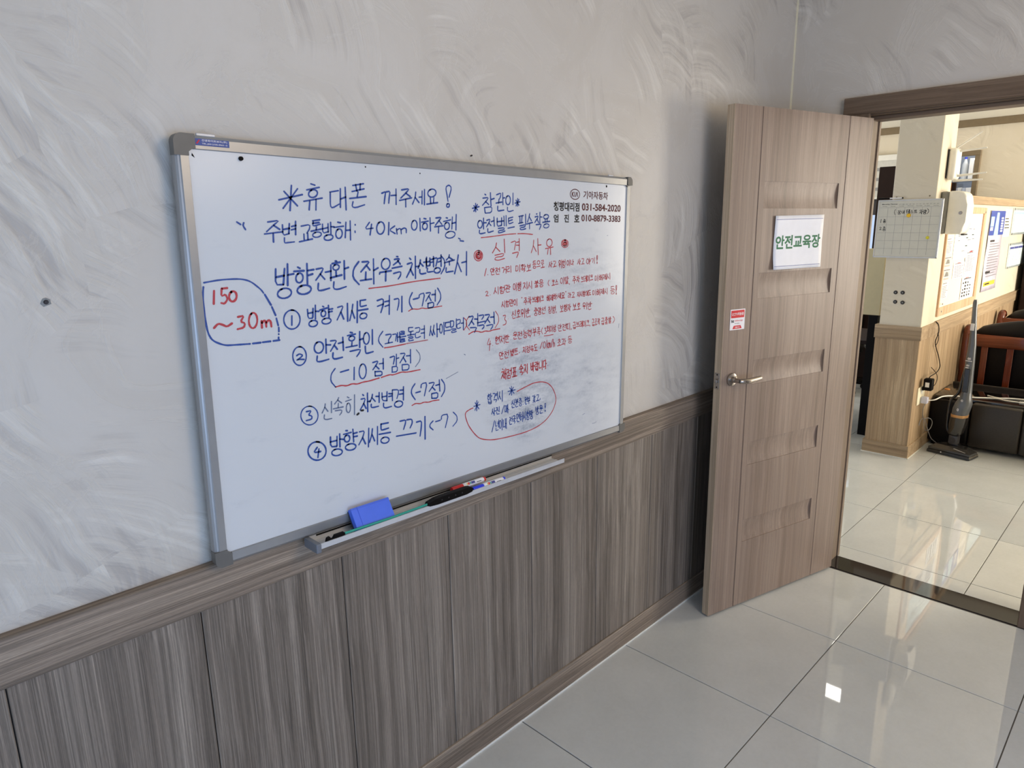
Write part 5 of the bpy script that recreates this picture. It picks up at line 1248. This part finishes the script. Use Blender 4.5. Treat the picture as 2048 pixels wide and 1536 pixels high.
MB().box(-0.036, 0.024, -0.012, 0.040, 0.075, 0.142, 0.008, 2).build('neck', plain('vacuum_neck', srgb(58, 57, 58), 0.3), vc, True)
MB().cyl((-0.006, -0.0125, 0.107), (-0.006, -0.0155, 0.107), 0.021, n=24).build('neck_dial', M['rubber'], vc, True)
def loft(rows, n=20, sup=2.6):
    """rows (z, cx, cy, rx, ry) superellipse sections"""
    b = MB(); R_ = []
    for z, cx, cy, rx, ry in rows:
        q = []
        for k in range(n):
            a = 2*PI*k/n; c_, s_ = math.cos(a), math.sin(a)
            q.append(b.bm.verts.new((cx+rx*math.copysign(abs(c_)**(2/sup), c_), cy+ry*math.copysign(abs(s_)**(2/sup), s_), z)))
        R_.append(q)
    for i in range(len(R_)-1):
        for k in range(n): b.bm.faces.new((R_[i][k], R_[i][(k+1) % n], R_[i+1][(k+1) % n], R_[i+1][k]))
    b.bm.faces.new(list(reversed(R_[0]))); b.bm.faces.new(R_[-1])
    return b
loft([(0.150, -0.004, 0.015, 0.038, 0.040), (0.165, -0.004, 0.015, 0.046, 0.046), (0.220, 0.004, 0.012, 0.052, 0.050), (0.285, 0.012, 0.010, 0.055, 0.052)]).build('dust_cup', M['cup_smoke'], vc, True)
loft([(0.283, 0.012, 0.006, 0.049, 0.054), (0.290, 0.013, 0.004, 0.050, 0.057), (0.304, 0.014, 0.004, 0.051, 0.057)]).build('bronze_ring', M['vac_bronze'], vc, True)
mb_ = loft([(0.304, 0.014, 0.004, 0.048, 0.052), (0.345, 0.020, 0.004, 0.052, 0.052), (0.385, 0.030, 0.004, 0.051, 0.048), (0.430, 0.036, 0.006, 0.036, 0.036), (0.47, 0.037, 0.008, 0.030, 0.028)]).build('motor_body', M['vac_grey'], vc, True)
st2 = loft([(0.468, 0.037, 0.008, 0.030, 0.028), (0.60, 0.033, 0.010, 0.029, 0.025), (0.70, 0.031, 0.012, 0.027, 0.022), (0.80, 0.030, 0.014, 0.023, 0.019), (0.93, 0.022, 0.016, 0.017, 0.016)], sup=3.0).build('upper_body', M['vac_grey'], vc, True)
hg = loft([(0.93, 0.022, 0.016, 0.018, 0.016), (0.96, 0.020, 0.016, 0.0165, 0.016), (1.05, 0.014, 0.016, 0.0145, 0.014), (1.10, 0.012, 0.016, 0.0145, 0.013), (1.118, 0.012, 0.016, 0.010, 0.010)]).build('handle_grip', M['vac_grey'], vc, True)
MB().box(0.008, 0.032, -0.004, 0.002, 0.905, 0.955, 0.002, 1).build('handle_latch', M['alu_dull'], hg)
MB().tube(smooth_path([(0.008, 0.01, 0.64), (-0.004, 0.012, 0.56), (-0.012, 0.014, 0.47), (-0.030, 0.015, 0.43), (-0.058, 0.015, 0.405), (-0.066, 0.015, 0.36), (-0.068, 0.015, 0.24), (-0.064, 0.015, 0.180), (-0.044, 0.015, 0.148), (-0.02, 0.015, 0.140)], 2), 0.009, 10).build('carry_frame', M['vac_black'], vc, True)
MB().box(0.016, 0.052, -0.022, -0.016, 0.47, 0.64, 0.004, 1).build('hand_unit_button', M['vac_black'], vc)
b = MB(); y_ = -0.0175
for (z0, z1, x0, x1) in ((0.692, 0.696, 0.010, 0.052),): b.box(x0, x1, y_+.004, y_+.005, z0, z1)
b.box(0.020, 0.040, -0.0245, -0.0225, 0.645, 0.650, 0.0005, 1); b.build('printed_rule', M['ink_white'], st2)
def vtxt(body, x, y, z, w, h, par): print_text('printed_mark', body, M['ink_white'], par, flat((x, y, z), (1, 0, 0), (0, 0, 1), w, h), 0.02)
vtxt('00', 0.022, -0.0118, 0.702, 0.020, 0.016, st2); vtxt('18V', 0.020, -0.0150, 0.655, 0.020, 0.014, st2); vtxt('0', 0.012, -0.0495, 0.335, 0.012, 0.020, mb_); vtxt('0', 0.027, -0.0415, 0.405, 0.014, 0.016, mb_)

# wooden-framed leather sofas seen from behind
def sofa(name, x, y, label, hgt=1.0, length=1.5):
    """x: rear face; y: end nearest the partition; backs turned to the doorway"""
    e = empty(name, (x, y, 0), label=label, cat='sofa', group='wooden leather sofas in the office')
    for k, yy in enumerate((-0.025, -length+0.025)):
        P_ = smooth_path([(0.05, yy, 0.0), (0.02, yy, 0.30), (0.0, yy, 0.55), (0.0, yy, 0.70), (0.02, yy, 0.79), (0.06, yy, 0.805), (0.085, yy, 0.78)], 2)
        MB().tube(P_, 0.032, 12).build('back_post', M['redwood'], e, True)
        MB().sphere((0.07, yy, 0.785), 0.035, 0.034, 0.032).build('scroll', M['redwood'], e, True)
        MB().box(0.06, 0.62, yy-0.032, yy+0.032, 0.50, 0.55, 0.015, 3).build('armrest', M['redwood'], e, True)
        MB().cyl((0.58, yy, 0), (0.58, yy, 0.51), 0.028, n=12).build('leg', M['redwood'], e, True)
    MB().box(-0.020, 0.018, -length+0.03, -0.03, 0.665, 0.765, 0.010, 2).build('top_rail', M['redwood_y'], e, True)
    MB().box(-0.020, 0.018, -length+0.03, -0.03, 0.16, 0.23, 0.010, 2).build('bottom_rail', M['redwood_y'], e, True)
    n = 7; step = (length-0.12)/n
    for k in range(n):
        y0 = -0.135-k*0.168
        if y0-0.045 > -length+0.05: MB().box(-0.012, 0.010, y0-0.045, y0, 0.22, 0.672, 0.003, 1).build('slat', M['redwood'], e)
    MB().box(0.022, 0.10, -length+0.07, -0.07, 0.25, 0.79, 0.02, 3).build('back_cushion', M['leather'], e, True)
    # padded roll with a rounded crest over the top rail
    b = MB(); rows = []; ny = 24
    for i in range(ny+1):
        t = i/ny; yy = -0.06-t*(length-0.12); edge = min(1, math.sin(PI*t)**0.45+0.02)
        top = 0.765+0.145*edge; cx = 0.055
        q = []
        for k in range(14):
            a = 2*PI*k/14; q.append(b.bm.verts.new((cx+0.075*math.cos(a)*(0.55+0.45*edge), yy, 0.765+(top-0.765)*max(0, math.sin(a)) - 0.02*max(0, -math.sin(a)))))
        rows.append(q)
    for i in range(ny):
        for k in range(14): b.bm.faces.new((rows[i][k], rows[i][(k+1) % 14], rows[i+1][(k+1) % 14], rows[i+1][k]))
    b.bm.faces.new(rows[0]); b.bm.faces.new(list(reversed(rows[-1])))
    b.build('crest_cushion', M['leather'], e, True, 60)
    MB().box(0.08, 0.64, -length+0.06, -0.06, 0.30, 0.44, 0.04, 3).build('seat_cushion', M['leather'], e, True)
    return e
sofa('wooden_sofa', 5.97, -0.175, 'nearer reddish wood and black leather sofa, its slatted back behind the bench')
sofa('wooden_sofa', 7.22, -0.185, 'farther reddish wood and black leather sofa, behind the nearer one')

# desk with a cream privacy panel, left of the pillar
dk = empty('office_desk', (5.15, 0.27, 0), label='office desk with cream front panel and black side panel left of the pillar', cat='desk')
MB().box(0, 0.025, -0.045, 1.30, 0.955, 1.455, 0.003, 1).build('privacy_panel', M['cream_panel'], dk)
MB().box(-0.004, 0.0, 0.112, 0.126, 1.352, 1.385, 0.001, 1).build('panel_latch', M['black'], dk)
MB().box(0.0, 0.62, -0.035, 0.030, 0.0, 0.952, 0.002, 1).build('side_panel', M['black'], dk)
MB().box(0.0, 0.62, 1.24, 1.30, 0.0, 0.952, 0.002, 1).build('side_panel', M['black'], dk)
MB().box(0.025, 0.70, -0.035, 1.30, 0.72, 0.75, 0.003, 1).build('desk_top', M['dark_brown'], dk)
# dark sideboard behind the chair
e = empty('low_sideboard', (6.98, 1.2, 0), label='dark brown low sideboard in the shadow behind the office chair', cat='sideboard')
MB().box(0, 0.5, -0.55, 0.7, 0.06, 0.95, 0.004, 1).build('sideboard_body', M['dark_brown'], e)
MB().box(-0.012, 0.0, -0.54, 0.07, 0.08, 0.93, 0.002, 1).build('sideboard_door', M['dark_brown'], e); MB().box(-0.012, 0.0, 0.08, 0.69, 0.08, 0.93, 0.002, 1).build('sideboard_door', M['dark_brown'], e)
MB().box(0.02, 0.48, -0.53, 0.68, 0.0, 0.06).build('plinth', M['black'], e)
# office chair
e = empty('office_chair', (6.62, 1.02, 0), (0, 0, 0.3), 'black office chair with grey curved armrests on castors under the desk', 'chair')
MB().cyl((0, 0, 0.10), (0, 0, 0.40), 0.03, n=16).build('gas_column', M['black'], e, True)
for k in range(5):
    a = 2*PI*k/5-1.25; dx, dy = math.cos(a), math.sin(a)
    s1 = MB().tube([(0, 0, 0.125), (dx*0.15, dy*0.15, 0.11), (dx*0.29, dy*0.29, 0.085)], 0.022, 10).build('base_arm', M['black'], e, True)
    b = MB()
    for sgn in (-1, 1):
        c_ = Vector((dx*0.29, dy*0.29, 0.028)); n_ = Vector((-dy, dx, 0))
        b.cyl(c_+n_*0.006*sgn, c_+n_*0.026*sgn, 0.028, n=16)
    b.cyl((dx*0.29, dy*0.29, 0.03), (dx*0.29, dy*0.29, 0.085), 0.009, n=8)
    b.build('castor', M['black'], s1, True)
MB().box(-0.24, 0.24, -0.24, 0.24, 0.42, 0.50, 0.035, 3).build('seat', M['black'], e, True)
MB().box(0.20, 0.26, -0.22, 0.22, 0.55, 1.05, 0.03, 3).build('backrest', M['black'], e, True)
MB().tube([(0.1, 0, 0.42), (0.27, 0, 0.45), (0.28, 0, 0.6)], 0.02, 8).build('back_bracket', M['chair_grey'], e, True)
for sgn in (-1, 1):
    MB().tube(smooth_path([(0.18, 0.24*sgn, 0.44), (0.10, 0.30*sgn, 0.40), (-0.06, 0.31*sgn, 0.42), (-0.14, 0.31*sgn, 0.54), (-0.12, 0.31*sgn, 0.66), (-0.02, 0.31*sgn, 0.68), (0.16, 0.30*sgn, 0.68)], 2), 0.016, 10).build('armrest', M['chair_grey'], e, True)
# tall dark cabinet behind, in front of the blinds
e = empty('tall_cabinet', (7.6, 0.92, 0), label='tall black-brown cabinet seen between the blind and the pillar', cat='cabinet')
MB().box(-0.1, 0.3, -0.14, 0.14, 0.0, 2.205, 0.003, 1).build('cabinet_body', M['dark_brown'], e)
MB().box(-0.112, -0.1, -0.135, 0.135, 0.05, 2.195, 0.002, 1).build('cabinet_door', M['dark_brown'], e)
# zebra blind
e = empty('window_blind', (8.47, 1.85, 2.40), label='pale grey banded roller blind on the far office window', cat='blind')
MB().box(-0.07, 0.02, -0.78, 0.78, -0.065, 0.0, 0.008, 2).build('blind_cassette', M['white_pl'], e)
z = -0.065; k = 0
while z > -0.42:
    hgt = 0.075 if k % 2 == 0 else 0.035
    MB().box(-0.030-(0.004 if k % 2 else 0), -0.026, -0.76, 0.76, z-hgt, z).build('light_band' if k % 2 == 0 else 'grey_band', M['blind_lt' if k % 2 == 0 else 'blind_dk'], e)
    z -= hgt; k += 1
MB().box(-0.036, -0.020, -0.76, 0.76, z-0.02, z, 0.004, 1).build('bottom_bar', M['white_pl'], e)
# things glimpsed through the glazed opening
e = empty('folding_screen', (8.36, 0.60, 0), label='orange wooden screen with dark edge behind the partition, left in the glazed opening', cat='screen')
MB().box(-0.01, 0.015, -0.02, 0.20, 0.0, 2.05, 0.003, 1).build('screen_panel', M['orange'], e)
MB().box(-0.014, 0.018, -0.060, -0.021, 0.0, 2.05, 0.003, 1).build('screen_post', M['dark_brown'], e)

struct('wall_beyond', MB().box(9.8, 9.9, -0.1, 1.45, -0.1, 2.7), plain('grey_wall', srgb(176, 174, 172), 0.8))
e = empty('file_shelf', (9.3, 0.78, 0), label='grey shelf of pale files seen through the glazed opening', cat='shelf')
MB().box(-0.15, 0.2, -0.32, -0.29, 0, 2.48).box(-0.15, 0.2, 0.29, 0.32, 0, 2.48).build('shelf_side', M['alu_dull'], e)
for z in (0.9, 1.35, 1.80, 2.10, 2.46): MB().box(-0.15, 0.2, -0.29, 0.29, z, z+0.02).build('shelf_board', M['alu_dull'], e)
k = 0; cnt = {}; ORD = 'first second third fourth fifth sixth seventh eighth ninth tenth'.split()
for z in (1.82, 2.12):
    y = -0.27
    while y < 0.24 if z < 2 else y < -0.18:
        w = random.uniform(0.035, 0.055); k += 1; cn = random.choice((('paper_warm', 'off-white'), ('socket_yellow', 'yellow'), ('cream_pl', 'cream'), ('alu_dull', 'grey')))
        cnt.setdefault((z, cn[1]), 0); cnt[(z, cn[1])] += 1
        f = empty('file_binder', (9.24, 0.78+y+w/2, z+0.001), label='%s binder, %s of its colour from the right, %s shelf behind the glazed opening' % (cn[1], ORD[cnt[(z, cn[1])]-1], 'lower' if z < 2 else 'upper'), cat='binder', group='binders on the far shelf')
        MB().box(-0.1, 0.1, -w/2+.001, w/2-.001, 0, random.uniform(0.2, 0.24), 0.002, 1).build('binder_cover', M[cn[0]], f)
        y += w+0.002

e = empty('water_bottle', (9.22, 0.665, 2.121), label='glossy white water bottle on the upper shelf behind the glazed opening', cat='bottle')
loft([(0.0, 0, 0, 0.034, 0.034), (0.17, 0, 0, 0.034, 0.034), (0.20, 0, 0, 0.020, 0.020), (0.23, 0, 0, 0.013, 0.013)], sup=2.0).build('bottle_body', M['white_pl'], e, True)
MB().cyl((0, 0, 0.23), (0, 0, 0.25), 0.015, n=16).build('bottle_cap', M['blue_cap'], e, True)
